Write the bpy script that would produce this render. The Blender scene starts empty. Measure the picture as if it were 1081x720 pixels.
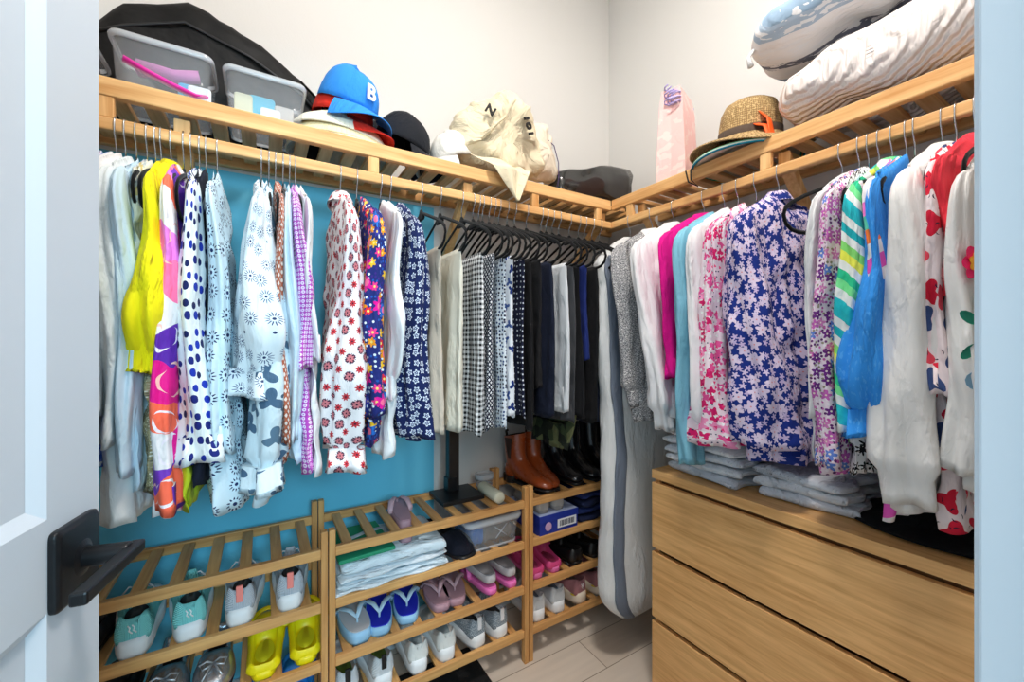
import bpy, bmesh, math, random
from mathutils import Vector, Matrix
random.seed(7)
PI = math.pi
R = math.radians
sc = bpy.context.scene
col = sc.collection

# ------------------------------------------------------------------ camera
FPX, TH, V0, CX, H = 432.0, R(58.6), 361.0, 540.5, 1.218
CA, SA = math.cos(TH), math.sin(TH)
cam_d = bpy.data.cameras.new('camera')
cam = bpy.data.objects.new('camera', cam_d); col.objects.link(cam)
cam_d.sensor_width = 36.0
cam_d.lens = FPX / 1081 * 36.0
cam_d.clip_start = 0.02
cam_d.shift_y = (V0 - 360) / 1081
cam.location = (0, 0, H)
cam.rotation_euler = (R(90), 0, -(PI / 2 - TH))
sc.camera = cam
sc.view_settings.view_transform = 'Standard'
sc.view_settings.look = 'None'
sc.view_settings.exposure = 0.0
sc.view_settings.gamma = 1.0
sc.view_settings.use_curve_mapping = False

# ------------------------------------------------------------------ light
w = bpy.data.worlds.new('hall_daylight'); sc.world = w; w.use_nodes = True
bg = w.node_tree.nodes['Background']
bg.inputs[0].default_value = (0.60, 0.85, 1.0, 1)
bg.inputs[1].default_value = 0.75

def area_light(name, loc, target, sx, sy, power, color, shape='RECTANGLE'):
    d = bpy.data.lights.new(name, 'AREA'); d.shape = shape; d.size = sx
    if shape == 'RECTANGLE': d.size_y = sy
    d.energy = power; d.color = color
    o = bpy.data.objects.new(name, d); col.objects.link(o); o.location = loc
    v = Vector(target) - Vector(loc)
    o.rotation_euler = v.to_track_quat('-Z', 'Y').to_euler()
    return o
# window of the room behind the doorway (cool daylight) and the closet's ceiling lamp
area_light('window_daylight', (0.15, -2.6, 2.0), (0.1, 1.4, 0.7), 0.8, 0.7, 66, (0.42, 0.79, 1.0))
area_light('ceiling_lamp_light', (0.56, 0.34, 3.10), (0.56, 0.34, 0), 0.34, 0.34, 31, (1.0, 0.94, 0.885), 'DISK')
area_light('hall_fill_light', (-0.15, -1.1, 2.1), (0.75, 0.9, 0.6), 0.6, 0.6, 14, (1.0, 0.93, 0.86))  # added unseen fill through the doorway, brightens the dresser, floor and clothes

# ------------------------------------------------------------------ helpers
def lin(c):
    return tuple(((x / 255) / 12.92 if x / 255 <= .04045 else ((x / 255 + .055) / 1.055) ** 2.4) for x in c) + (1.0,)

def XA(u, y):        # x of the vertical line through picture column u on the plane y
    r = (u - CX) / FPX
    return y * (CA + r * SA) / (SA - r * CA)
def YB(u, x):
    r = (u - CX) / FPX
    return x * (SA - r * CA) / (CA + r * SA)
def zat(u, v, x=None, y=None):
    r = (u - CX) / FPX
    Z = (y / (SA - r * CA)) if y is not None else (x / (CA + r * SA))
    return H - (v - V0) * Z / FPX

class MB:
    def __init__(s): s.v = []; s.f = []; s.uv = []; s.sm = []
    def add(s, vs, fs, uvs=None, smooth=False):
        b = len(s.v); s.v += [tuple(p) for p in vs]
        for i, f in enumerate(fs):
            s.f.append(tuple(b + k for k in f)); s.sm.append(smooth)
            s.uv.append(uvs[i] if uvs else None)
        return s
    def box(s, x0, x1, y0, y1, z0, z1, m=None):
        vs = [Vector((x, y, z)) for x in (x0, x1) for y in (y0, y1) for z in (z0, z1)]
        if m: vs = [m @ p for p in vs]
        return s.add(vs, [(0, 1, 3, 2), (4, 6, 7, 5), (0, 4, 5, 1), (2, 3, 7, 6), (0, 2, 6, 4), (1, 5, 7, 3)])
    def loft(s, rings, closed=True, cap0=False, cap1=False, smooth=True):
        n = len(rings[0]); vs = [p for r in rings for p in r]; fs = []; uvs = []
        mid = rings[len(rings) // 2]; arc = [0]
        for j in range(n):
            arc.append(arc[-1] + (Vector(mid[(j + 1) % n]) - Vector(mid[j])).length)
        hh = [0]
        for i in range(1, len(rings)):
            hh.append(hh[-1] + (Vector(rings[i][0]) - Vector(rings[i - 1][0])).length)
        m_ = n if closed else n - 1
        for i in range(len(rings) - 1):
            for j in range(m_):
                k = (j + 1) % n
                fs.append((i * n + j, i * n + k, (i + 1) * n + k, (i + 1) * n + j))
                uvs.append([(arc[j], -hh[i]), (arc[j + 1], -hh[i]), (arc[j + 1], -hh[i + 1]), (arc[j], -hh[i + 1])])
        if cap0: fs.append(tuple(range(n))); uvs.append(None)
        if cap1: fs.append(tuple((len(rings) - 1) * n + k for k in reversed(range(n)))); uvs.append(None)
        return s.add(vs, fs, uvs, smooth)
    def tube(s, pts, r, n=8, cap=True, flat=1.0, up=None):
        pts = [Vector(p) for p in pts]; rings = []
        rr = r if isinstance(r, (list, tuple)) else [r] * len(pts)
        N = None
        for i, p in enumerate(pts):
            t = (pts[min(i + 1, len(pts) - 1)] - pts[max(i - 1, 0)]).normalized()
            if N is None:
                N = Vector(up) if up else (Vector((0, 0, 1)) if abs(t.z) < .9 else Vector((1, 0, 0)))
            N = (N - t * N.dot(t)).normalized()
            B = t.cross(N)
            rings.append([p + N * math.cos(a) * rr[i] * flat + B * math.sin(a) * rr[i] for a in [2 * PI * k / n for k in range(n)]])
        return s.loft(rings, True, cap, cap)
    def prism(s, poly, z0, z1, m=None, smooth=False):
        n = len(poly)
        vs = [Vector((p[0], p[1], z0)) for p in poly] + [Vector((p[0], p[1], z1)) for p in poly]
        if m: vs = [m @ p for p in vs]
        fs = [(i, (i + 1) % n, n + (i + 1) % n, n + i) for i in range(n)]
        s.add(vs, fs, None, smooth)
        b = len(s.v) - 2 * n
        s.f.append(tuple(b + i for i in reversed(range(n)))); s.uv.append(None); s.sm.append(False)
        s.f.append(tuple(b + n + i for i in range(n))); s.uv.append(None); s.sm.append(False)
        return s
    def ell(s, c, r, n=20, m=12, mat=None, pw=1.0):
        rings = []
        for i in range(m + 1):
            a = -PI / 2 + PI * i / m; z = math.sin(a); q = max(math.cos(a), 1e-3) ** pw
            ring = [Vector((c[0] + r[0] * q * math.cos(2 * PI * k / n), c[1] + r[1] * q * math.sin(2 * PI * k / n), c[2] + r[2] * z)) for k in range(n)]
            if mat: ring = [mat @ p for p in ring]
            rings.append(ring)
        return s.loft(rings, True, True, True)
    def build(s, name, mat, parent=None, bevel=0, sub=0, solid=0, loc=None):
        me = bpy.data.meshes.new(name); me.from_pydata(s.v, [], s.f)
        uvl = me.uv_layers.new(name='UVMap')
        for p, uv in zip(me.polygons, s.uv):
            for k, li in enumerate(p.loop_indices):
                if uv: uvl.data[li].uv = uv[k]
                else:
                    c = me.vertices[me.loops[li].vertex_index].co
                    uvl.data[li].uv = (c.x + c.y, c.z)
        for p, sm in zip(me.polygons, s.sm): p.use_smooth = sm
        bm = bmesh.new(); bm.from_mesh(me); bmesh.ops.recalc_face_normals(bm, faces=bm.faces); bm.to_mesh(me); bm.free()
        me.materials.append(mat)
        o = bpy.data.objects.new(name, me); col.objects.link(o)
        if parent: o.parent = parent
        if loc: o.location = loc
        if solid:
            md = o.modifiers.new('solid', 'SOLIDIFY'); md.thickness = solid
        if bevel:
            md = o.modifiers.new('bevel', 'BEVEL'); md.width = bevel; md.segments = 2; md.limit_method = 'ANGLE'
        if sub:
            md = o.modifiers.new('sub', 'SUBSURF'); md.levels = sub; md.render_levels = sub
        return o

def tag(o, label=None, cat=None, group=None, kind=None):
    if label: o['label'] = label
    if cat: o['category'] = cat
    if group: o['group'] = group
    if kind: o['kind'] = kind
    return o
def empty(name, loc, rz=0, label=None, cat=None, group=None, rx=0, ry=0):
    o = bpy.data.objects.new(name, None); col.objects.link(o)
    o.empty_display_size = .05
    o.location = loc; o.rotation_euler = (rx, ry, rz)
    return tag(o, label, cat, group)
def text(s, name, mat, parent, loc, rot, size, ext=.001, bold=False):
    c = bpy.data.curves.new(name, 'FONT'); c.body = s; c.size = size; c.extrude = ext
    c.align_x = 'CENTER'; c.align_y = 'CENTER'
    if bold: c.offset = size * .03
    c.materials.append(mat)
    o = bpy.data.objects.new(name, c); col.objects.link(o); o.parent = parent
    me = bpy.data.meshes.new_from_object(o); bpy.data.objects.remove(o)
    o = bpy.data.objects.new(name, me); col.objects.link(o); o.parent = parent
    o.location = loc; o.rotation_euler = rot
    return o

# ------------------------------------------------------------------ materials
class NT:
    def __init__(s, name):
        s.m = bpy.data.materials.new(name); s.m.use_nodes = True; s.t = s.m.node_tree
        s.n = s.t.nodes; s.b = s.n['Principled BSDF']
    def nd(s, typ, **kw):
        n = s.n.new(typ)
        for k, v in kw.items(): setattr(n, k, v)
        return n
    def L(s, a, b): s.t.links.new(a, b)
    def inp(s, sock, v):
        if hasattr(v, 'links'): s.L(v, sock)
        else: sock.default_value = v
    def ma(s, op, a, b=None, c=None):
        n = s.nd('ShaderNodeMath', operation=op); s.inp(n.inputs[0], a)
        if b is not None: s.inp(n.inputs[1], b)
        if c is not None: s.inp(n.inputs[2], c)
        return n.outputs[0]
    def mix(s, f, a, b):
        n = s.nd('ShaderNodeMix', data_type='RGBA'); s.inp(n.inputs[0], f); s.inp(n.inputs[6], a); s.inp(n.inputs[7], b)
        return n.outputs[2]
    def uv(s, rot=0, sx=1, sy=1, warp=0, wscale=8):
        c = s.nd('ShaderNodeUVMap').outputs[0]
        if warp:
            nz = s.nd('ShaderNodeTexNoise'); nz.inputs['Scale'].default_value = wscale; s.L(c, nz.inputs['Vector'])
            a = s.nd('ShaderNodeVectorMath', operation='SUBTRACT'); s.L(nz.outputs['Color'], a.inputs[0]); a.inputs[1].default_value = (.5, .5, .5)
            m = s.nd('ShaderNodeVectorMath', operation='SCALE'); s.L(a.outputs[0], m.inputs[0]); m.inputs['Scale'].default_value = warp
            d = s.nd('ShaderNodeVectorMath', operation='ADD'); s.L(c, d.inputs[0]); s.L(m.outputs[0], d.inputs[1]); c = d.outputs[0]
        mp = s.nd('ShaderNodeMapping'); mp.inputs['Rotation'].default_value = (0, 0, rot); mp.inputs['Scale'].default_value = (sx, sy, 1)
        s.L(c, mp.inputs[0]); return mp.outputs[0]
    def ramp(s, f, cols, const=True):
        n = s.nd('ShaderNodeValToRGB'); cr = n.color_ramp
        if const: cr.interpolation = 'CONSTANT'
        k = len(cols)
        while len(cr.elements) < k: cr.elements.new(.5)
        for i, c in enumerate(cols):
            cr.elements[i].position = i / k if const else i / (k - 1)
            cr.elements[i].color = lin(c)
        s.L(f, n.inputs[0]); return n.outputs[0]

def layer(nt, cur, L):
    t = L['t']
    if t in ('flower', 'dot', 'ring', 'blob'):
        sc_ = L['s']; co = nt.uv(L.get('rot', 0), sc_ * L.get('ax', 1), sc_, L.get('warp', 0))
        vo = nt.nd('ShaderNodeTexVoronoi', voronoi_dimensions='2D'); vo.inputs['Scale'].default_value = 1
        vo.inputs['Randomness'].default_value = L.get('rnd', .8); nt.L(co, vo.inputs['Vector'])
        sb = nt.nd('ShaderNodeVectorMath', operation='SUBTRACT'); nt.L(co, sb.inputs[0]); nt.L(vo.outputs['Position'], sb.inputs[1])
        sp = nt.nd('ShaderNodeSeparateXYZ'); nt.L(sb.outputs[0], sp.inputs[0])
        cs = nt.nd('ShaderNodeSeparateColor'); nt.L(vo.outputs['Color'], cs.inputs[0])
        d = vo.outputs['Distance']; r = L['r']
        if t in ('flower', 'ring'):
            th = nt.ma('ARCTAN2', sp.outputs[1], sp.outputs[0])
            th = nt.ma('ADD', th, nt.ma('MULTIPLY', cs.outputs[2], 6.28))
            pet = nt.ma('COSINE', nt.ma('MULTIPLY', th, L.get('n', 5)))
            dep = L.get('dep', .22)
            Rr = nt.ma('MULTIPLY_ADD', pet, r * dep, r * (1 - dep))
            if L.get('var'): Rr = nt.ma('MULTIPLY', Rr, nt.ma('MULTIPLY_ADD', cs.outputs[1], L['var'], 1 - L['var']))
            mask = nt.ma('LESS_THAN', d, Rr)
        elif t == 'dot':
            Rr = r
            if L.get('var'): Rr = nt.ma('MULTIPLY', r, nt.ma('MULTIPLY_ADD', cs.outputs[1], L['var'], 1 - L['var']))
            mask = nt.ma('LESS_THAN', d, Rr)
        else:
            mask = None
        colr = nt.ramp(cs.outputs[0], L['c']) if len(L['c']) > 1 else lin(L['c'][0])
        if t == 'blob': return nt.mix(1.0, cur, colr)
        if t == 'ring':
            inner = nt.ma('GREATER_THAN', d, L['ri'])
            mask = nt.ma('MULTIPLY', mask, inner)
        if L.get('p', 1) < 1:
            mask = nt.ma('MULTIPLY', mask, nt.ma('LESS_THAN', cs.outputs[1], L['p']))
        cur = nt.mix(mask, cur, colr)
        if 'cc' in L:
            cm = nt.ma('LESS_THAN', d, L.get('rc', r * .3))
            if L.get('p', 1) < 1: cm = nt.ma('MULTIPLY', cm, nt.ma('LESS_THAN', cs.outputs[1], L['p']))
            cur = nt.mix(cm, cur, lin(L['cc']))
        return cur
    if t == 'stripe':
        co = nt.uv(L.get('rot', 0), L['s'], L['s'], L.get('warp', 0), 6); sp = nt.nd('ShaderNodeSeparateXYZ'); nt.L(co, sp.inputs[0])
        f = nt.ma('FRACT', sp.outputs[1])
        if len(L['c']) > 1: return nt.ramp(f, L['c'])
        return nt.mix(nt.ma('LESS_THAN', f, L.get('w', .5)), cur, lin(L['c'][0]))
    if t == 'check':
        co = nt.uv(L.get('rot', 0), L['s'], L['s']); sp = nt.nd('ShaderNodeSeparateXYZ'); nt.L(co, sp.inputs[0])
        a = nt.ma('LESS_THAN', nt.ma('FRACT', sp.outputs[0]), L.get('w', .5)); b = nt.ma('LESS_THAN', nt.ma('FRACT', sp.outputs[1]), L.get('w', .5))
        if L.get('mode') == 'gingham':
            return nt.mix(nt.ma('MULTIPLY', nt.ma('ADD', a, b), .5), cur, lin(L['c'][0]))
        return nt.mix(nt.ma('MAXIMUM', a, b), cur, lin(L['c'][0]))
    if t == 'noise':
        co = nt.uv(L.get('rot', 0), L['s'] * L.get('ax', 1), L['s']); nz = nt.nd('ShaderNodeTexNoise'); nz.inputs['Scale'].default_value = 1
        nz.inputs['Detail'].default_value = L.get('d', 2); nt.L(co, nz.inputs['Vector'])
        m = nt.ma('GREATER_THAN', nz.outputs[0], L.get('th', .55))
        return nt.mix(m, cur, lin(L['c'][0]))

FAB = {}
def fabric(name, base, layers=(), rough=.85, bump=.35, sheen=.02, bscale=1.0, rib=0):
    nt = NT(name); cur = lin(base)
    first = True
    for L in layers:
        cur = layer(nt, cur, L)
    nt.inp(nt.b.inputs['Base Color'], cur)
    nt.b.inputs['Roughness'].default_value = rough
    nt.b.inputs['Specular IOR Level'].default_value = .25
    nt.b.inputs['Sheen Weight'].default_value = sheen
    # creases and weave: surface relief only
    c = nt.uv(0, 20 * bscale, 7 * bscale, .05, 5); nz = nt.nd('ShaderNodeTexNoise'); nz.inputs['Detail'].default_value = 4; nz.inputs['Roughness'].default_value = .55
    nz.inputs['Scale'].default_value = 1; nt.L(c, nz.inputs['Vector'])
    bp = nt.nd('ShaderNodeBump'); bp.inputs['Strength'].default_value = min(1, bump * 1.7); bp.inputs['Distance'].default_value = .022
    hgt = nt.ma('ABSOLUTE', nt.ma('SUBTRACT', nz.outputs[0], .5)); hgt = nt.ma('ADD', hgt, nt.ma('MULTIPLY', nz.outputs[0], .6))
    if rib:
        c2 = nt.uv(0, rib, rib); sp = nt.nd('ShaderNodeSeparateXYZ'); nt.L(c2, sp.inputs[0])
        wv = nt.ma('SINE', nt.ma('MULTIPLY', sp.outputs[0], 6.283))
        hgt = nt.ma('MULTIPLY_ADD', wv, .12, hgt)
    nt.L(hgt, bp.inputs['Height']); nt.L(bp.outputs[0], nt.b.inputs['Normal'])
    FAB[name] = nt.m
    return nt.m

def plain(name, c, rough=.5, metal=0, spec=.5, bump=0, bs=40, alpha=None, trans=0, coat=0, sheen=0):
    nt = NT(name); nt.b.inputs['Base Color'].default_value = lin(c)
    nt.b.inputs['Roughness'].default_value = rough; nt.b.inputs['Metallic'].default_value = metal
    nt.b.inputs['Specular IOR Level'].default_value = spec; nt.b.inputs['Coat Weight'].default_value = coat
    nt.b.inputs['Sheen Weight'].default_value = sheen
    nz = nt.nd('ShaderNodeTexNoise'); nz.inputs['Scale'].default_value = bs
    tc = nt.nd('ShaderNodeTexCoord'); nt.L(tc.outputs['Object'], nz.inputs['Vector'])
    if bump:
        bp = nt.nd('ShaderNodeBump'); bp.inputs['Strength'].default_value = bump; bp.inputs['Distance'].default_value = .01
        nt.L(nz.outputs[0], bp.inputs['Height']); nt.L(bp.outputs[0], nt.b.inputs['Normal'])
    else:
        rr = nt.ma('MULTIPLY_ADD', nz.outputs[0], .06, rough - .03); nt.L(rr, nt.b.inputs['Roughness'])
    if trans: nt.b.inputs['Transmission Weight'].default_value = trans
    if alpha is not None: nt.b.inputs['Alpha'].default_value = alpha
    return nt.m

def wood(name, c1, c2, axis='x', scale=1.0, rough=.5):
    nt = NT(name); tc = nt.nd('ShaderNodeTexCoord'); mp = nt.nd('ShaderNodeMapping'); nt.L(tc.outputs['Object'], mp.inputs[0])
    s = {'x': (1.6, 26, 26), 'y': (26, 1.6, 26), 'z': (26, 26, 1.6)}[axis]
    mp.inputs['Scale'].default_value = tuple(k * scale for k in s)
    nz = nt.nd('ShaderNodeTexNoise'); nz.inputs['Scale'].default_value = 1; nz.inputs['Detail'].default_value = 5; nz.inputs['Distortion'].default_value = .6
    nt.L(mp.outputs[0], nz.inputs['Vector'])
    n2 = nt.nd('ShaderNodeTexNoise'); n2.inputs['Scale'].default_value = 5; n2.inputs['Detail'].default_value = 2; nt.L(mp.outputs[0], n2.inputs['Vector'])
    f = nt.ma('MULTIPLY_ADD', n2.outputs[0], .35, nt.ma('MULTIPLY', nz.outputs[0], .75))
    r = nt.nd('ShaderNodeValToRGB'); nt.L(f, r.inputs[0])
    r.color_ramp.elements[0].position = .35; r.color_ramp.elements[0].color = lin(c1)
    r.color_ramp.elements[1].position = .72; r.color_ramp.elements[1].color = lin(c2)
    nt.L(r.outputs[0], nt.b.inputs['Base Color']); nt.b.inputs['Roughness'].default_value = rough
    nt.b.inputs['Specular IOR Level'].default_value = .35
    return nt.m

M = {}
M['wall'] = plain('painted_wall', (224, 223, 220), .9, bump=.05, bs=180, spec=.2)
M['ceil'] = plain('painted_ceiling', (240, 240, 238), .9)
M['door'] = plain('door_paint', (206, 214, 222), .45)
M['jamb'] = plain('jamb_paint', (218, 232, 242), .4)
M['black_metal'] = plain('matte_black_metal', (24, 26, 29), .38, .4)
M['black_plastic'] = plain('black_plastic', (18, 18, 20), .4)
M['velvet'] = plain('black_velvet', (14, 14, 16), .95, spec=.1, sheen=.15)
M['chrome'] = plain('steel_wire', (200, 203, 206), .25, 1.0)
for a in 'xyz':
    M['pine_' + a] = wood('pine_' + a, (206, 142, 76), (248, 204, 142), a)
    M['bamboo_' + a] = wood('bamboo_' + a, (184, 126, 70), (226, 176, 112), a)
    M['oak_' + a] = wood('oak_' + a, (206, 150, 88), (244, 194, 130), a, 1.6, .45)
M['oak_edge'] = wood('oak_edge', (112, 74, 42), (150, 104, 62), 'y', 1.3, .5)
# ================================================================== the room
WX, WY = 1.627, 1.642       # walls behind the two shelf runs
LX = -0.62
CZ = 3.2
def struct(name, mb, mat, **k):
    o = mb.build(name, mat, **k); o['kind'] = 'structure'; return o
def floor_mat():
    nt = NT('pale_oak_planks'); tc = nt.nd('ShaderNodeTexCoord')
    mp = nt.nd('ShaderNodeMapping'); nt.L(tc.outputs['Object'], mp.inputs[0]); mp.inputs['Rotation'].default_value = (0, 0, R(0))
    br = nt.nd('ShaderNodeTexBrick'); nt.L(mp.outputs[0], br.inputs['Vector'])
    br.inputs['Color1'].default_value = lin((234, 221, 206)); br.inputs['Color2'].default_value = lin((224, 209, 192)); br.inputs['Mortar'].default_value = lin((150, 134, 116))
    br.inputs['Scale'].default_value = 1; br.inputs['Brick Width'].default_value = 1.1; br.inputs['Row Height'].default_value = .16; br.inputs['Mortar Size'].default_value = .0018
    m2 = nt.nd('ShaderNodeMapping'); nt.L(tc.outputs['Object'], m2.inputs[0]); m2.inputs['Scale'].default_value = (2, 30, 2)
    nz = nt.nd('ShaderNodeTexNoise'); nz.inputs['Scale'].default_value = 1.2; nz.inputs['Detail'].default_value = 4; nt.L(m2.outputs[0], nz.inputs['Vector'])
    mx = nt.nd('ShaderNodeMix', data_type='RGBA', blend_type='MULTIPLY'); mx.inputs[0].default_value = .22
    nt.L(br.outputs[0], mx.inputs[6]); nt.L(nz.outputs[0], mx.inputs[7]); nt.L(mx.outputs[2], nt.b.inputs['Base Color'])
    nt.b.inputs['Roughness'].default_value = .45
    return nt.m
struct('floor', MB().box(LX - .1, WX + .1, -.04, WY + .1, -.05, 0), floor_mat())
struct('ceiling', MB().box(LX - .1, WX + .1, -.04, WY + .1, CZ, CZ + .05), M['ceil'])
struct('wall_back', MB().box(LX - .1, WX + .1, WY, WY + .1, 0, CZ), M['wall'])
struct('wall_blue_light', MB().box(LX + .001, .615, WY - .004, WY, .1, 1.78), plain('painted_blue_daylight', (108, 204, 234), .7))  # thin added sheet; its blue stands in for cool daylight on the wall
struct('wall_right', MB().box(WX, WX + .1, -.04, WY, 0, CZ), M['wall'])
struct('wall_left', MB().box(LX - .1, LX, -.04, WY, 0, CZ), M['wall'])
JR, JL, DH = .452, -.375, 2.06
fw = MB().box(JR + .02, WX, -.04, .07, 0, CZ).box(LX, JL - .02, -.04, .07, 0, CZ).box(JL - .02, JR + .02, -.04, .07, DH + .02, CZ)
struct('wall_front', fw, M['wall'])
tr = MB().box(JR, JR + .02, -.045, .079, 0, DH).box(JL - .02, JL, -.045, .079, 0, DH).box(JL - .02, JR + .02, -.045, .079, DH, DH + .02)
tr.box(JR + .005, JR + .085, .07, .082, 0, DH + .085).box(JL - .085, JL - .005, .07, .082, 0, DH + .085).box(JL - .005, JR + .005, .07, .082, DH + .005, DH + .085)
struct('trim_1', tr, M['jamb'], bevel=.002)
struct('trim_2', MB().box(JR - .012, JR, -.045, .035, 0, DH), M['jamb'], bevel=.003)
struct('baseboard_back', MB().box(LX, WX, WY - .012, WY, 0, .1), M['jamb'], bevel=.003)
struct('baseboard_right', MB().box(WX - .012, WX, .07, WY - .012, 0, .1), M['jamb'], bevel=.003)

# ceiling lamp
def lamp():
    t = empty('ceiling_lamp', (.56, .34, CZ), 0, 'round flush ceiling lamp in the middle of the closet ceiling', 'lamp')
    m = MB(); n = 40
    m.loft([[Vector((r * math.cos(2*PI*k/n), r * math.sin(2*PI*k/n), z)) for k in range(n)] for r, z in ((.2, 0), (.2, -.05), (.19, -.055), (.175, -.055), (.175, -.03))], cap0=True)
    m.build('lamp_body', M['black_metal'], t)
    nt = NT('lamp_glass'); nt.b.inputs['Emission Color'].default_value = (1, .92, .84, 1); nt.b.inputs['Emission Strength'].default_value = 3
    m = MB(); m.loft([[Vector((r * math.cos(2*PI*k/n), r * math.sin(2*PI*k/n), z)) for k in range(n)] for r, z in ((.174, -.05), (.15, -.062), (.1, -.07), (.02, -.073))], cap1=True)
    m.build('diffuser', nt.m, t)
lamp()

# ------------------------------------------------------------------ door
def build_door():
    E = Vector((-.205, .83)); dv = Vector((-.19, -.98)).normalized()    # free edge to hinge
    W_ = .74; ang = math.atan2(dv.y, dv.x)
    # local x runs from the free edge to the hinge, local +y is the face towards the camera
    t = empty('door_1', (E.x, E.y, 0), ang); t['kind'] = 'structure'
    T = .036
    z0, z1 = .012, 2.045
    s = .107
    m = MB()
    m.box(0, s, -T, 0, z0, z1).box(W_ - s, W_, -T, 0, z0, z1)
    rails = [(z0, .22), (.885, 1.0), (z1 - .12, z1)]
    for a, b in rails: m.box(s, W_ - s, -T, 0, a, b)
    m.box(s, W_ - s, -T + .010, -.011, .22, .885).box(s, W_ - s, -T + .010, -.011, 1.0, z1 - .12)
    # sloped mouldings of both panels
    for a, b in ((.22, .885), (1.0, z1 - .12)):
        q = .016
        P = [(s, a), (W_ - s, a), (W_ - s, b), (s, b)]; Q = [(s + q, a + q), (W_ - s - q, a + q), (W_ - s - q, b - q), (s + q, b - q)]
        vs = [Vector((x, 0, z)) for x, z in P] + [Vector((x, -.0108, z)) for x, z in Q]
        m.add(vs, [(i, (i + 1) % 4, 4 + (i + 1) % 4, 4 + i) for i in range(4)])
    leaf = m.build('door_leaf', M['door'], t)
    # lever set
    hz = .93; hx = .062
    h = MB(); a = .045
    # square rosette with a softly domed face
    rr = []
    for k_, (sz, d) in enumerate(((a, .0), (a, .007), (a * .9, .011), (a * .45, .013), (a * .3, .016))):
        ring = []
        for j in range(32):
            th = 2 * PI * j / 32; c_, s_ = math.cos(th), math.sin(th)
            p = .16 if k_ < 3 else .9
            ring.append(Vector((hx + sz * math.copysign(abs(c_) ** p, c_), d, hz + sz * 1.15 * math.copysign(abs(s_) ** p, s_))))
        rr.append(ring)
    h.loft(rr, cap0=True, cap1=True, smooth=False)
    h.build('rosette', M['black_metal'], t, bevel=.0015)
    g = MB(); g.tube([(hx, .010, hz), (hx, .055, hz), (hx, .063, hz)], [.0135, .0125, .0125], 20)
    m2 = Matrix.Translation((hx, .066, hz))
    g.box(-.018, .118, -.010, .007, -.008, .008, m2)
    g.build('lever', M['black_metal'], t, bevel=.003)
    h2 = MB().tube([(0, -.018, hz + .03), (-.0012, -.018, hz + .03)], .001, 6)
    MB().box(-.0015, 0.0, -.030, -.006, hz - .028, hz + .028).build('latch_plate', M['chrome'], t)
    for zz in (.25, 1.05, 1.82):
        MB().tube([(W_ + .006, -.004, zz - .045), (W_ + .006, -.004, zz + .045)], .006, 10).build('hinge', M['black_metal'], t)
build_door()

# ------------------------------------------------------------------ shelves with hanging rails
SF = 1.30                 # front line of the shelves (x on the right run, y on the back run)
ST = 1.831                # top of the shelf
RT, RB = 1.742, 1.712     # hanging rail
def shelf_run(side):
    # local frame: a runs along the wall, d is the distance from the room side front to the wall
    if side == 'A':
        a0, a1 = LX + .005, WX - .002; wall = WY
        P = lambda a, d, z: (a, d, z); ax, ay = 'x', 'y'
        lab = 'long slatted pine shelf with a hanging rail along the left-hand wall'
    else:
        a0, a1 = .085, SF - .0015; wall = WX
        P = lambda a, d, z: (d, a, z); ax, ay = 'y', 'x'
        lab = 'slatted pine shelf with a hanging rail on the wall above the chest of drawers'
    t = empty('wall_shelf', P((a0 + a1) / 2, SF, RB), 0, lab, 'shelf')
    o = Vector(t.location)
    def bx(m, A0, A1, D0, D1, Z0, Z1):
        p, q = Vector(P(A0, D0, Z0)) - o, Vector(P(A1, D1, Z1)) - o
        m.box(min(p.x, q.x), max(p.x, q.x), min(p.y, q.y), max(p.y, q.y), Z0 - o.z, Z1 - o.z)
    e = (WX - .002) if side == 'A' else a1
    m = MB(); bx(m, a0, SF if side == 'A' else a1, SF, SF + .024, ST - .04, ST + .004); m.build('front_board', M['pine_' + ax], t, bevel=.003)
    m = MB(); bx(m, a0, e, wall - .024, wall - .002, ST - .04, ST - .001); m.build('wall_cleat', M['pine_' + ax], t, bevel=.003)
    m = MB()
    a = a0 + .02; step = .068
    while a < e - .04:
        bx(m, a, a + .036, SF + .024, wall - .003, ST - .022, ST - .006); a += step
    m.build('slat_panel', M['pine_' + ay], t, bevel=.002)
    m = MB(); bx(m, a0, SF + (.024 if side == 'A' else -.0015) if side == 'A' else a1, SF, SF + .024, RB, RT); m.build('hanging_rail', M['pine_' + ax], t, bevel=.004)
    spots = [XA(110, SF) , XA(395, SF), XA(566, SF), 1.235] if side == 'A' else [YB(807, SF) , YB(1040, SF), 1.20]
    for s_ in spots:
        m = MB(); bx(m, s_ - .016, s_ + .016, SF + .003, SF + .021, RT, ST - .04); m.build('spacer_block', M['pine_z'], t, bevel=.002)
    bs = [XA(190, SF), XA(498, SF), 1.28] if side == 'A' else [.62, 1.16]
    for s_ in bs:
        m = MB()
        p = [Vector(P(s_ + k, d, z)) - o for k in (-.017, .017) for d, z in ((SF + .03, ST - .045), (SF + .03, ST - .08), (wall - .004, 1.44), (wall - .004, 1.50))]
        m.add(p, [(0, 1, 2, 3), (7, 6, 5, 4), (0, 4, 5, 1), (1, 5, 6, 2), (2, 6, 7, 3), (3, 7, 4, 0)])
        m.build('brace', M['pine_z'], t, bevel=.002)
shelf_run('A'); shelf_run('B')

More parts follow.
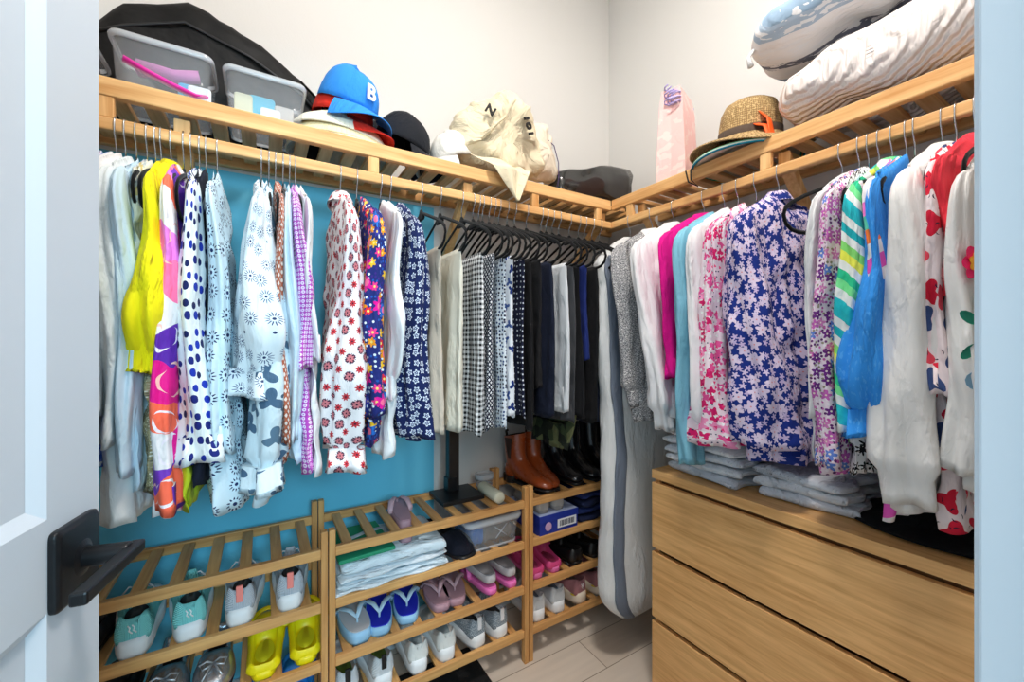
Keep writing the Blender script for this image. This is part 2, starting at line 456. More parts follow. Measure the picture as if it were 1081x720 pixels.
# ------------------------------------------------------------------ chest of drawers
DX, DY0, DY1, DT = 1.147, .152, .954, .78
def dresser():
    t = empty('chest_of_drawers', ((DX + 1.62) / 2, (DY0 + DY1) / 2, 0), 0, 'wide oak-veneer chest of drawers with plain handleless fronts under the hanging clothes', 'chest of drawers')
    cx, cy = (DX + 1.62) / 2, (DY0 + DY1) / 2
    def B(x0, x1, y0, y1, z0, z1): return MB().box(x0 - cx, x1 - cx, y0 - cy, y1 - cy, z0, z1)
    B(DX, 1.62, DY0, DY1, DT - .03, DT).build('top_panel', M['oak_y'], t, bevel=.0015)
    m = MB()
    for a, b in ((DY0, DY0 + .018), (DY1 - .018, DY1)): m.box(DX + .018 - cx, 1.62 - cx, a - cy, b - cy, 0, DT - .031)
    m.box(DX + .05 - cx, 1.61 - cx, DY0 + .018 - cy, DY1 - .018 - cy, .0, .04)
    m.box(1.61 - cx, 1.62 - cx, DY0 + .018 - cy, DY1 - .018 - cy, .0, DT - .031)
    m.build('carcass', M['oak_z'], t)
    B(DX + .03, DX + .045, DY0 + .018, DY1 - .018, DT - .07, DT - .0305).build('recess_rail', M['oak_edge'], t)
    top = DT - .044; hgt = .222; gap = .016
    for k in range(3):
        z1 = top - k * (hgt + gap); z0 = z1 - hgt
        d = B(DX, DX + .018, DY0 + .001, DY1 - .001, z0, z1).build('drawer', M['oak_y'], t, bevel=.0012)
        d2 = B(DX + .018, 1.58, DY0 + .025, DY1 - .025, z0 + .01, z1 - .03).build('drawer_box', M['oak_edge'], d)
dresser()

# ------------------------------------------------------------------ shoe racks
RY0, RY1 = 1.292, 1.578
LEV = [.617, .462, .292, .125]
def rack(x0, x1, label, dz=0):
    t = empty('shoe_rack', ((x0 + x1) / 2, (RY0 + RY1) / 2, 0), 0, label, 'shoe rack', 'slatted wooden shoe racks along the wall')
    cx, cy = (x0 + x1) / 2, (RY0 + RY1) / 2; hw = (x1 - x0) / 2; hd = (RY1 - RY0) / 2
    for sx in (-1, 1):
        for sy in (-1, 1):
            x = sx * (hw - .009); y = sy * (hd - .012)
            MB().box(x - .009, x + .009, y - .012, y + .012, 0, .668 + dz).build('post', M['bamboo_z'], t, bevel=.002)
    for z in LEV:
        m = MB(); m.box(-hw + .018, hw - .018, -hd + .003, -hd + .02, z - .028, z)
        m.build('front_rail', M['bamboo_x'], t, bevel=.002)
        m = MB(); m.box(-hw + .018, hw - .018, hd - .02, hd - .003, z - .028, z)
        m.build('rear_rail', M['bamboo_x'], t, bevel=.002)
        m = MB(); n = 9; L = 2 * hw - .036
        for k in range(n):
            c = -hw + .018 + L * (k + .5) / n
            m.box(c - .014, c + .014, -hd + .02, hd - .02, z - .014, z - .004)
        m.build('slat_panel', M['bamboo_y'], t, bevel=.0015)
RK = [(-.535, .163), (.166, .8635), (.8665, 1.565)]
rack(*RK[0], 'wooden shoe rack nearest the door, holding aqua sneakers and yellow clogs')
rack(*RK[1], 'middle wooden shoe rack, holding folded white towels and flip-flops')
rack(*RK[2], 'wooden shoe rack in the corner beside the garment bag, boots on top')
# ================================================================== hangers and clothes
def hanger_parts(t, wire=False):
    m = MB()
    m.tube([(0, 0, -.098), (0, 0, -.062), (0, -.008, -.047), (0, -.016, -.036), (0, -.0165, -.008), (0, -.0125, .0025), (0, 0, .0048), (0, .011, .0042), (0, .0155, -.002), (0, .017, -.012), (0, .017, -.022)], .0017, 6)
    hk = m.build('hook', M['chrome'], t)
    m = MB()
    half = [(0, -.100), (.03, -.108), (.08, -.128), (.14, -.152), (.185, -.174), (.205, -.19), (.211, -.207), (.203, -.228), (.185, -.241), (.16, -.246), (0, -.247)]
    pts = [(0, y, z) for y, z in half] + [(0, -y, z) for y, z in reversed(half[:-1])]
    m.tube(pts, .0056, 6, cap=False, flat=.62, up=(1, 0, 0))
    m.build('frame', M['velvet'], t)
    m = MB().loft([[Vector((.0045 * math.cos(a), w_ * math.sin(a), z)) for a in [2 * PI * k / 12 for k in range(12)]] for z, w_ in ((-.088, .005), (-.093, .011), (-.104, .026), (-.118, .036), (-.122, .03))], cap0=True, cap1=True)
    m.build('neck', M['velvet'], t)
HG = []
def origin(side, u):
    if side == 'A': return (XA(u, SF), SF + .0135, RT), 0
    return (SF + .0135, YB(u, SF), RT), -PI / 2
hproto = None
def hanger(side, u, label, dz=0, twist=0):
    global hproto
    loc, rz = origin(side, u)
    if hproto is None:
        hproto = empty('clothes_hanger', (0, 0, 0)); hanger_parts(hproto); t = hproto
    else:
        t = hproto.copy(); col.objects.link(t)
        for ch in list(hproto.children):
            c = ch.copy(); col.objects.link(c); c.parent = t
    t.location = loc; t.rotation_euler = (0, 0, rz + R(twist))
    tag(t, label, 'hanger', 'slim black hangers on the rails')
    return t

def sgp(v, p): return math.copysign(abs(v) ** p, v)
def sleeve_mesh(W, zs, ze, b0, b1, style, sk, Ltot, seed, a0=.062, a1=.05, frill=0):
    rnd = random.Random(seed); ph = [rnd.uniform(0, 6.28) for _ in range(6)]
    m = MB(); n = 40; rings = []; N = 34
    for i in range(N + 1):
        t = i / N
        # path: out of the shoulder then straight down
        if t < .12:
            q = t / .12; y = -W + .045 - .055 * math.sin(q * PI / 2); z = zs + .012 - .02 * q - (zs - ze) * .10 * q * q
        else:
            q = (t - .12) / .88; y = -W - .010 + .018 * q; z = zs - .008 - (zs - ze) * .10 - (-(ze) + zs - .008 - (zs - ze) * .10) * q
        a = a0 + (a1 - a0) * t; b = (b0 + (b1 - b0) * t) * (.55 + .45 * min(1, t / .35)); a *= .8 + .2 * min(1, t / .2)
        if t < .1: s = math.sqrt(max(.04, t / .1)); a *= s; b *= max(.35, s)
        if style == 'puff':
            q = max(0, (t - .35) / .65); bul = 1 + .55 * math.sin(min(1, q / .86) * PI) ** 1.0
            if t > .9: bul = .62 + .5 * ((t - .9) / .1)
            a *= bul; b *= bul if t > .9 else 1 + (bul - 1) * .55
        elif style == 'bell':
            a *= 1 + .35 * max(0, t - .6) / .4; b *= 1 + .5 * (max(0, t - .7) / .3) ** 2
        elif style == 'knit':
            if t > .9: a *= .72; b *= .72
            elif t > .8: a *= 1.05; b *= 1.08
        elif style == 'cuffed':
            if t > .9: a *= .8; b *= .8
        x = sk * (-z / Ltot)
        ring = []
        for k in range(n):
            th = 2 * PI * k / n
            f = 1 + .13 * (.3 + t) * math.sin(3 * th + ph[0] + 4 * t) + .09 * math.sin(5 * th + ph[1] - 6 * t) * (.3 + t) - .09 * abs(math.sin(3.5 * th + ph[2] + 2.5 * t)) ** 4 * 1.4 + .045 * math.sin(9 * t * 2.2 + 3 * math.cos(th) + ph[3]) * min(1, 2 * t)
            fr = 0
            if style == 'puff' and t > .88: f += .07 * math.sin(11 * th + ph[2])
            if style in ('puff',) and .6 < t <= .9: f += .05 * math.sin(9 * th + ph[3])
            ring.append(Vector((x + b * f * sgp(math.sin(th), .9) + .006 * math.sin(7 * t + ph[4]), y + a * f * sgp(math.cos(th), .9) + .004 * math.sin(9 * t + ph[5]), z + (.006 * math.sin(2 * th + ph[1]) if t > .95 else 0))))
        rings.append(ring)
    # turned-in opening
    last = rings[-1]; c = sum(last, Vector()) / n
    rings.append([c + (p - c) * .93 + Vector((0, 0, .004)) for p in last])
    rings.append([c + (p - c) * .86 + Vector((0, 0, .06)) for p in last])
    return m.loft(rings, cap0=True, cap1=True)

def body_mesh(W, W2, T, T2, zs, zb, neck, slope, sk, seed, F=.008, top=-.103, hemcurve=0, neckdip=.03, wob=.0035):
    rnd = random.Random(seed); ph = [rnd.uniform(0, 6.28) for _ in range(8)]; k1 = rnd.uniform(3.2, 4.6); k2 = rnd.uniform(6, 9)
    m = MB(); n = 64; N = 36; rings = []
    Lt = top - zb
    for i in range(-2, N + 1):
        t = max(0, i / N)
        w_ = W + (W2 - W) * t
        tt = T + (T2 - T) * t
        g = min(1, (t * Lt) / .05)
        thick = .0045 + (tt - .0045) * math.sqrt(g) if g < 1 else tt
        if i < 0: thick = .0035
        ring = []
        for j in range(n):
            th = 2 * PI * j / n; c, s = math.cos(th), math.sin(th)
            y = w_ * sgp(c, .8)
            ay = abs(y)
            drop = slope * max(0, ay - neck)
            # rounded shoulder ends
            if ay > w_ * .9: drop += .10 * (ay - w_ * .9)
            fade = max(0, 1 - t * 1.6)
            zt = top - drop * fade
            if neck < w_ * .95 and ay < neck: zt -= neckdip * (1 - (ay / neck) ** 2) * max(0, 1 - t * 6)
            z = zt - t * Lt * (1 - 0) + drop * fade * 0
            z = max(z, zb) if t < 1 else zb
            x = thick * sgp(s, .75)
            # hanging folds grow towards the hem
            A = F * (t ** .7)
            x += wob * math.sin(26 * t + 3 * math.sin(th * 2) + ph[5]) + wob * .8 * math.sin(47 * t + 5 * y / .2 + ph[6])
            x += A * math.sin(k1 * PI * y / .2 + ph[0] + 1.2 * t) + A * .6 * math.sin(k2 * PI * y / .2 + ph[1] - 2 * t + (1 if s > 0 else 0))
            x += sk * ((-z) / (-zb))
            yy = y + .006 * math.sin(5 * t + ph[2]) * (1 if y > 0 else -1) + .010 * t * math.sin(9 * x * 10 + ph[3])
            if i < 0: z -= .012 * (-i); x = x * .6
            if t == 1: z += hemcurve * (y / w_) ** 2 + .005 * math.sin(4 * th + ph[4])
            ring.append(Vector((x, yy, z)))
        rings.append(ring)
    last = rings[-1]
    c0 = sum(last, Vector()) / n
    rings.append([Vector((c0.x + (p.x - c0.x) * .8, c0.y + (p.y - c0.y) * .97, p.z + .003)) for p in last])
    rings.append([Vector((c0.x + (p.x - c0.x) * .5, c0.y + (p.y - c0.y) * .9, p.z + .09)) for p in last])
    rings[0], rings[1] = rings[0], rings[1]
    return m.loft(rings, cap0=False, cap1=True)

SEED = [100]
def G(side, u, name, label, cat, mat, vb, ub=None, W=.195, W2=None, T=.014, T2=None, neck=.075, sl=None, F=.007, group=None,
      drape=False, hang=None, collar=None, smat=None, hemcurve=0, top=None, cuff=None, slabel=None, twist=0, a=(.062, .05)):
    SEED[0] += 1; seed = SEED[0]
    loc, rz = origin(side, u)
    T2 = T2 or T * 1.5; W2 = W2 or W * 1.05
    near = SF + .0135 - W
    if side == 'A':
        if ub is None: sk = 0; ub_ = None
        else: sk = XA(ub, near) - loc[0]
        # column of the near edge
        q = (loc[0] + sk) / near; uu = CX + FPX * (q * SA - CA) / (SA + q * CA)
        zb = zat(uu, vb, y=near) - RT
    else:
        if ub is None: sk = 0
        else: sk = -(YB(ub, near) - loc[1])
        q = near / (loc[1] - sk); uu = CX + FPX * (q * SA - CA) / (SA + q * CA)
        zb = zat(uu, vb, x=near) - RT
    t = empty(name, loc, rz + R(twist), label, cat, group or ('clothes hanging on the left-hand rail' if side == 'A' else 'clothes hanging on the right-hand rail'))
    if drape:
        tp = top if top is not None else -.238
        bm_ = body_mesh(W, W2, T, T2, tp, zb, W, 0, sk, seed, F, top=tp, wob=.0008)
    else:
        tp = top if top is not None else -.100
        bm_ = body_mesh(W, W2, T, T2, -.165, zb, neck, .52, sk, seed, F, top=tp, hemcurve=hemcurve)
    bm_.build('body', mat, t)
    if sl:
        ve, b0, b1, style = sl[:4]
        q2 = uu
        ze = (zat(uu, ve, y=near - .03) if side == 'A' else zat(uu, ve, x=near - .03)) - RT
        zs = tp - .52 * (W - neck) - .01
        sm = sleeve_mesh(W, zs, ze, b0, b1, style, sk, -zb, seed + 500, a[0], a[1])
        s1 = sm.build('sleeve', smat or mat, t)
        if slabel: s1['label'] = slabel
        if abs(b1) < .03:
            sm2 = sleeve_mesh(W, zs, ze, min(b0, .014), min(b1, .014), 'plain', sk, -zb, seed + 700, .05, .04)
            sm2.v = [(p[0], -p[1], p[2]) for p in sm2.v]
            sm2.build('sleeve', smat or mat, t)
        if cuff:
            # visible cuff band
            c = MB(); zc = ze; y = -W + .008; n = 32; x = sk
            c.loft([[Vector((x * (-z_ / -zb) + (b1 * .86) * k_ * math.cos(2 * PI * j / n), y + a[1] * .86 * k_ * math.sin(2 * PI * j / n), z_)) for j in range(n)] for z_, k_ in ((zc + .05, .86), (zc + .045, .95), (zc, .95), (zc - .004, .88), (zc + .02, .8))])
            cb = c.build('cuff', cuff, t)
    if collar:
        c = MB(); n = 36; rg = []
        for z_, k_, kk in ((tp - .022, 1.08, 1.5), (tp + .004, 1.0, 1.25), (tp + .024, .92, 1.0), (tp + .016, 1.05, 1.5), (tp - .008, 1.22, 2.2)):
            rg.append([Vector((min(max(T, .010), .016) * kk * math.sin(2 * PI * j / n), neck * k_ * .8 * math.cos(2 * PI * j / n), z_ - .012 * abs(math.cos(2 * PI * j / n)))) for j in range(n)])
        c.loft(rg); c.build('collar', mat if collar is True else collar, t)
    if hang is not False:
        hanger(side, u, 'black hanger of the ' + label, twist=twist)
        if len(label.split()) > 12: print('LONG', label)
    return t

W_ = (228, 230, 232)
F = fabric
peri = F('periwinkle_print', (120, 146, 214), [dict(t='flower', s=42, r=.42, n=5, c=[(236, 240, 250), (70, 110, 200)], rnd=.9), dict(t='dot', s=90, r=.2, c=[(226, 120, 150)], p=.4)])
white_c = F('white_cotton', (232, 233, 234)); white_l = F('white_linen', (232, 231, 229), bump=.2, bscale=1.5)
white_rib = F('white_ribbed_gauze', (222, 230, 232), [dict(t='noise', s=30, th=.62, c=[(214, 222, 224)])], bump=.5)
cream_c = F('cream_cotton', (232, 226, 208)); pale_blue = F('pale_blue_cotton', (200, 222, 236))
gold_print = F('cream_gold_print', (226, 226, 214), [dict(t='flower', s=26, r=.4, n=4, c=[(206, 186, 120), (186, 196, 200)], p=.7)])
sequin = F('gold_sequins', (170, 158, 122), [dict(t='dot', s=260, r=.36, c=[(206, 196, 160), (120, 116, 96), (236, 232, 214), (150, 132, 90)])], rough=.35, bump=.6)
yellow = F('yellow_cotton', (244, 228, 20), bump=.6)
psy = F('swirl_print', (240, 236, 238), [dict(t='blob', s=15, r=1, rnd=1, warp=.09, ax=.8, c=[(255, 120, 170), (240, 236, 238), (96, 44, 170), (236, 130, 220), (255, 110, 80), (230, 20, 140), (240, 236, 238), (120, 60, 190)]),
     dict(t='ring', s=13, r=.42, ri=.34, n=3, dep=.1, warp=.08, c=[(255, 200, 190), (250, 240, 250)], p=.8)], rough=.6)
lime = F('lime_satin', (196, 214, 40), rough=.5)
polka = F('blue_dot_print', (234, 240, 242), [dict(t='dot', s=34, r=.33, c=[(28, 54, 170), (30, 40, 120), (24, 34, 90)], rnd=.55, var=.3, ax=1.25)])
navy_p = F('dark_navy_crepe', (24, 30, 48))
rings_p = F('dashed_ring_print', (206, 230, 242), [dict(t='ring', s=22, r=.36, ri=.22, n=12, dep=.28, c=[(24, 44, 92)], rnd=.35), dict(t='dot', s=22, r=.09, c=[(24, 44, 92)], rnd=.35)])
dand = F('dandelion_print', (224, 236, 242), [dict(t='ring', s=24, r=.38, ri=.15, n=14, dep=.5, c=[(50, 70, 118), (66, 88, 132)], rnd=.6, p=.85), dict(t='dot', s=24, r=.07, c=[(40, 60, 104)], rnd=.6)])
leafp = F('leaf_print', (214, 232, 240), [dict(t='flower', s=15, r=.44, n=3, dep=.34, c=[(92, 122, 146), (76, 106, 134)], p=.75, rnd=.7), dict(t='flower', s=30, r=.3, n=2, dep=.4, c=[(70, 98, 124)], p=.25)])
lattice = F('rust_lattice', (232, 222, 214), [dict(t='check', s=75, w=.45, rot=.78, c=[(176, 96, 70)])])
purple_g = F('magenta_geometric', (186, 76, 186), [dict(t='dot', s=95, r=.4, rnd=.1, c=[(240, 226, 244)]), dict(t='dot', s=95, r=.14, rnd=.1, c=[(196, 100, 196)])])
medal = F('red_medallion_print', (240, 236, 238), [dict(t='flower', s=30, r=.40, n=4, dep=.12, rnd=.25, rot=.78, c=[(70, 40, 62), (240, 236, 238)], p=1), dict(t='flower', s=30, r=.32, n=8, dep=.2, rnd=.25, rot=.78, c=[(206, 120, 128), (196, 50, 62)], cc=(70, 30, 50), rc=.07), dict(t='ring', s=30, r=.42, ri=.34, n=16, dep=.15, rnd=.25, rot=.78, c=[(88, 60, 90), (240, 236, 238)])])
multi = F('jewel_floral', (34, 44, 116), [dict(t='dot', s=90, r=.3, c=[(36, 90, 180), (230, 240, 250), (60, 40, 130), (34, 44, 116)], rnd=1), dict(t='flower', s=34, r=.46, n=6, c=[(240, 60, 140), (250, 160, 30), (60, 60, 170), (226, 40, 60), (240, 190, 40)], cc=(250, 220, 120), rc=.12, p=.7), dict(t='flower', s=17, r=.42, n=7, c=[(230, 20, 150), (245, 150, 20), (40, 110, 200)], cc=(255, 120, 160), rc=.16, p=.42)])
daisy = F('navy_daisy_print', (20, 34, 84), [dict(t='flower', s=42, r=.40, n=5, dep=.22, c=[(218, 226, 240)], rnd=.45), dict(t='flower', s=42, r=.24, n=5, dep=.25, c=[(20, 34, 84)], rnd=.45, cc=(190, 204, 230), rc=.07)])
beige = F('beige_twill', (200, 188, 172)); cream = F('cream_twill', (224, 220, 204))
ging = F('black_gingham', (232, 234, 236), [dict(t='check', s=62, w=.5, mode='gingham', c=[(10, 12, 20)])])
ging_s = F('navy_stripe', (228, 232, 236), [dict(t='stripe', s=62, w=.5, c=[(14, 18, 32)])])
geo = F('monochrome_geometric', (226, 230, 234), [dict(t='check', s=85, w=.38, rot=.78, c=[(16, 26, 50)]), dict(t='dot', s=85, r=.22, c=[(16, 26, 50)], rnd=.1)])
geo2 = F('blue_dash_print', (214, 226, 236), [dict(t='dot', s=80, r=.3, c=[(40, 70, 120), (20, 30, 60)], rnd=.5)])
china = F('china_blue_print', (226, 234, 242), [dict(t='flower', s=26, r=.42, n=3, dep=.34, c=[(24, 52, 120), (60, 90, 150)], p=.7)])
navydot = F('navy_pin_dots', (18, 26, 52), [dict(t='dot', s=55, r=.17, c=[(214, 224, 236)], rnd=.3)])
black_f = F('black_fabric', (16, 17, 20)); black2 = F('black_knit', (22, 23, 27), rib=300); navy2 = F('midnight_navy', (18, 26, 46))
grey_t = F('light_grey_jersey', (214, 220, 226)); dgrey = F('charcoal_marl', (70, 72, 76)); royal = F('royal_navy', (24, 40, 104)); teal = F('teal_blue_cotton', (50, 128, 186))
camo = F('green_camouflage', (60, 72, 48), [dict(t='blob', s=26, r=1, warp=.03, rnd=1, c=[(60, 72, 48), (36, 42, 32), (100, 104, 70), (22, 24, 22)])])
bag_g = F('white_garment_bag_cloth', (220, 223, 224), bump=.4, bscale=.8, rough=.6); zip_g = F('grey_zip_band', (112, 122, 138), rough=.6)
marl = F('grey_boucle', (172, 172, 174), [dict(t='noise', s=240, th=.52, c=[(96, 98, 104)]), dict(t='noise', s=210, th=.6, c=[(232, 232, 232)])], bump=.9)
fleece = F('white_fleece', (238, 238, 240)); magenta = F('magenta_fleece', (226, 16, 140)); chamb = F('light_teal_chambray', (120, 184, 208), [dict(t='stripe', s=300, w=.4, c=[(140, 198, 218)])])
pinkf = F('pink_heart_floral', (246, 226, 236), [dict(t='flower', s=40, r=.56, n=4, c=[(240, 90, 160), (226, 30, 110), (248, 150, 196), (246, 226, 236)], rnd=1), dict(t='flower', s=62, r=.3, n=3, c=[(255, 255, 255), (240, 60, 130)], p=.6), dict(t='dot', s=70, r=.14, c=[(40, 40, 90)], p=.3)])
lilac = F('navy_lilac_floral', (24, 48, 134), [dict(t='flower', s=52, r=.46, n=5, dep=.28, rnd=1, c=[(222, 206, 232), (206, 188, 224)]), dict(t='flower', s=25, r=.46, n=5, dep=.24, c=[(232, 216, 238), (222, 206, 232)], cc=(226, 150, 160), rc=.05, rnd=.85, var=.2)])
purpf = F('purple_pink_floral', (232, 214, 226), [dict(t='dot', s=120, r=.34, c=[(150, 140, 120), (100, 40, 110), (240, 230, 240), (200, 90, 170)], rnd=1), dict(t='flower', s=38, r=.46, n=5, dep=.25, c=[(110, 40, 130), (200, 100, 186), (96, 130, 210), (214, 130, 190)], cc=(240, 230, 210), rc=.08, rnd=.9)])
lace_b = F('black_white_lace', (236, 236, 236), [dict(t='flower', s=34, r=.5, n=8, dep=.3, c=[(16, 16, 20)], rnd=.7), dict(t='dot', s=100, r=.2, c=[(236, 236, 236)])])
aqua = F('aqua_green_stripe', (238, 242, 240), [dict(t='stripe', s=5.5, rot=-.62, warp=.01, c=[(238, 242, 240), (40, 190, 200), (40, 196, 206), (236, 242, 240), (120, 226, 150), (40, 190, 140), (238, 242, 240), (238, 240, 90), (140, 226, 120), (238, 242, 240), (30, 180, 190)])])
mstr = F('sunset_stripe', (238, 234, 238), [dict(t='stripe', s=5, rot=.35, warp=.04, c=[(238, 234, 238), (230, 90, 190), (238, 234, 238), (255, 130, 60), (90, 200, 170), (240, 120, 200), (238, 234, 238)])])
blue_l = F('sky_blue_linen', (52, 146, 232), [dict(t='noise', s=60, ax=3, th=.6, c=[(78, 162, 238)])], bump=.35, bscale=1.5)
redp = F('red_navy_print', (240, 224, 226), [dict(t='flower', s=17, r=.46, n=3, dep=.25, c=[(214, 30, 60), (60, 80, 130), (230, 70, 90)], rnd=.8), dict(t='ring', s=30, r=.4, ri=.33, n=3, dep=.2, c=[(40, 30, 60)], p=.5)])
coral = F('coral_fleece', (240, 60, 76)); navy_t = F('white_lining_navy', (40, 60, 110))

# ---- left-hand rail, from the door to the corner
A_ = [
 dict(u=121, name='blouse', label='periwinkle blue flower-print blouse hanging nearest the door', cat='blouse', mat=peri, vb=500, T=.012, F=.005, sl=(470, .02, .018, 'plain')),
 dict(u=131, name='shirt', label='plain white shirt next to the periwinkle blouse', cat='shirt', mat=white_c, vb=470, T=.013, sl=(440, .022, .02, 'plain')),
 dict(u=142.5, name='dress', label='long white gauze dress with a finely tucked hem', cat='dress', mat=white_rib, vb=556, ub=124, T=.02, T2=.036, sl=(470, .026, .02, 'plain')),
 dict(u=154, name='shirt', label='pale blue-white long shirt between the gauze dress and the gold print', cat='shirt', mat=pale_blue, vb=520, ub=140, T=.012, sl=(500, .018, .016, 'plain')),
 dict(u=163, name='tunic', label='cream tunic with a faint gold print beside the yellow blouse', cat='tunic', mat=gold_print, vb=415, T=.010, F=.004),
 dict(u=169, name='skirt', label='gold sequinned skirt seen below the yellow sleeve', cat='skirt', mat=sequin, vb=524, ub=158, T=.010, top=-.25, F=.004),
 dict(u=179.5, name='blouse', label='bright yellow blouse with a gathered puff sleeve', cat='blouse', mat=yellow, vb=380, ub=160, T=.014, sl=(394, .016, .030, 'puff'), collar=True, a=(.05, .06)),
 dict(u=193, name='dress', label='long pink, purple and orange swirl-print dress', cat='dress', mat=psy, vb=545, ub=178, T=.014, T2=.022, sl=(542, .016, .024, 'plain')),
 dict(u=201, name='dress', label='lime yellow slip dress peeping out under the swirl print', cat='dress', mat=lime, vb=540, ub=196, T=.005, T2=.012, F=.003, top=-.32),
 dict(u=210, name='blouse', label='white blouse with big royal blue dots and a flared cuff', cat='blouse', mat=polka, vb=480, ub=210, T=.012, T2=.02, sl=(490, .020, .030, 'bell')),
 dict(u=217, name='top', label='dark navy top between the dotted and the dashed-ring blouses', cat='top', mat=navy_p, vb=515, ub=207, T=.007, T2=.014, F=.004),
 dict(u=229, name='dress', label='pale blue dress printed with dashed navy rings, flared hem', cat='dress', mat=rings_p, vb=540, ub=240, T=.014, T2=.036, sl=(480, .018, .02, 'plain')),
 dict(u=276, name='blouse', label='white blouse with a dandelion print and a big puff sleeve', cat='blouse', mat=dand, vb=395, ub=276, T=.018, sl=(418, .028, .058, 'puff'), a=(.05, .06)),
 dict(u=284, name='dress', label='pale dress with grey-blue leaves below the dandelion blouse', cat='dress', mat=leafp, vb=530, ub=283, T=.012, T2=.030, sl=(520, .012, .042, 'puff'), a=(.03, .05)),
 dict(u=291, name='top', label='rust and cream lattice-print top', cat='top', mat=lattice, vb=490, ub=300, T=.010, T2=.012, F=.003, sl=(470, .009, .011, 'plain')),
 dict(u=299, name='shirt', label='pale blue shirt between the rust lattice and the magenta print', cat='shirt', mat=pale_blue, vb=490, ub=312, T=.010, T2=.014, sl=(468, .014, .016, 'cuffed')),
 dict(u=306, name='shirt', label='magenta shirt with a small white geometric print', cat='shirt', mat=purple_g, vb=498, ub=328, T=.013, T2=.02, sl=(390, .018, .020, 'plain')),
 dict(u=312, name='shirt', label='white shirt hanging just behind the magenta print', cat='shirt', mat=white_c, vb=500, ub=336, T=.008, T2=.01, sl=(380, .012, .012, 'plain')),
 dict(u=360, name='blouse', label='white blouse with rows of red medallions, ruffled cuff', cat='blouse', mat=medal, vb=480, ub=366, T=.020, T2=.03, sl=(500, .028, .046, 'puff'), collar=True, a=(.05, .045), W=.175),
 dict(u=377.5, name='blouse', label='navy blouse crowded with jewel-coloured flowers', cat='blouse', mat=multi, vb=470, ub=394, T=.014, T2=.026, sl=(440, .028, .032, 'plain')),
 dict(u=403, name='blouse', label='white ruffled blouse between the jewel floral and the navy daisies', cat='blouse', mat=white_c, vb=483, ub=408, T=.012, T2=.020, sl=(420, .016, .016, 'puff')),
 dict(u=413, name='blouse', label='navy blouse with small white daisies', cat='blouse', mat=daisy, vb=464, ub=441, T=.024, T2=.045, sl=(463, .030, .050, 'plain')),
 dict(u=446, name='trousers', label='beige trousers folded over a hanger', cat='trousers', mat=beige, vb=458, drape=True, T=.014, T2=.02, W=.165),
 dict(u=466, name='trousers', label='cream white trousers folded over a hanger', cat='trousers', mat=cream, vb=455, drape=True, T=.016, T2=.022, W=.165),
 dict(u=489, name='trousers', label='black and white gingham trousers folded over a hanger', cat='trousers', mat=ging, vb=460, drape=True, T=.014, T2=.024, W=.165),
 dict(u=501, name='dress', label='black and white geometric print dress beside the gingham', cat='dress', mat=geo, vb=454, ub=516, T=.010, T2=.016, drape=True, W=.165),
 dict(u=511, name='skirt', label='pale skirt with fine blue dashes', cat='skirt', mat=geo2, vb=452, drape=True, T=.009, T2=.016, W=.165),
 dict(u=518, name='top', label='white top with china-blue sprigs', cat='top', mat=china, vb=440, drape=True, T=.010, T2=.016, W=.165),
 dict(u=528.5, name='top', label='navy top with white pin dots', cat='top', mat=navydot, vb=440, drape=True, T=.010, T2=.014, W=.165),
 dict(u=537, name='trousers', label='black trousers right of the pin-dot top', cat='trousers', mat=black_f, vb=452, drape=True, T=.013, T2=.022, W=.165),
 dict(u=545, name='trousers', label='black knit trousers, second black pair from the pin-dot top', cat='trousers', mat=black2, vb=410, drape=True, T=.013, T2=.018, W=.165),
 dict(u=557.5, name='top', label='midnight navy top left of the light grey tank', cat='top', mat=navy2, vb=440, drape=True, T=.016, T2=.02, W=.165),
 dict(u=573, name='tank_top', label='light grey tank top between dark clothes', cat='top', mat=grey_t, vb=435, drape=True, T=.013, T2=.02, W=.165),
 dict(u=578.5, name='top', label='charcoal top right of the light grey tank', cat='top', mat=dgrey, vb=446, drape=True, T=.011, T2=.014, W=.165),
 dict(u=585, name='top', label='black knit top between the charcoal and the royal navy tops', cat='top', mat=black2, vb=440, drape=True, T=.010, T2=.014, W=.165),
 dict(u=592, name='top', label='royal navy top among the black clothes', cat='top', mat=royal, vb=380, drape=True, T=.014, T2=.02, W=.165),
 dict(u=603, name='trousers', label='black trousers just right of the royal navy top', cat='trousers', mat=black_f, vb=446, drape=True, T=.014, T2=.02, W=.165),
 dict(u=612.5, name='trousers', label='midnight trousers, last dark pair before the teal shirt', cat='trousers', mat=navy2, vb=448, drape=True, T=.014, T2=.018, W=.15),
 dict(u=619, name='shirt', label='teal blue shirt at the corner end of the left rail', cat='shirt', mat=teal, vb=350, drape=True, T=.010, T2=.012, W=.165),
 dict(u=627, name='scarf', label='green camouflage scarf hanging low behind the dark trousers', cat='scarf', mat=camo, vb=475, drape=True, T=.010, T2=.012, W=.12, ub=600),
]
for g in A_: G('A', **g)
for u_, s_ in ((406.5, 'left of the navy daisies'), (374.5, 'behind the jewel floral blouse')):
    pass

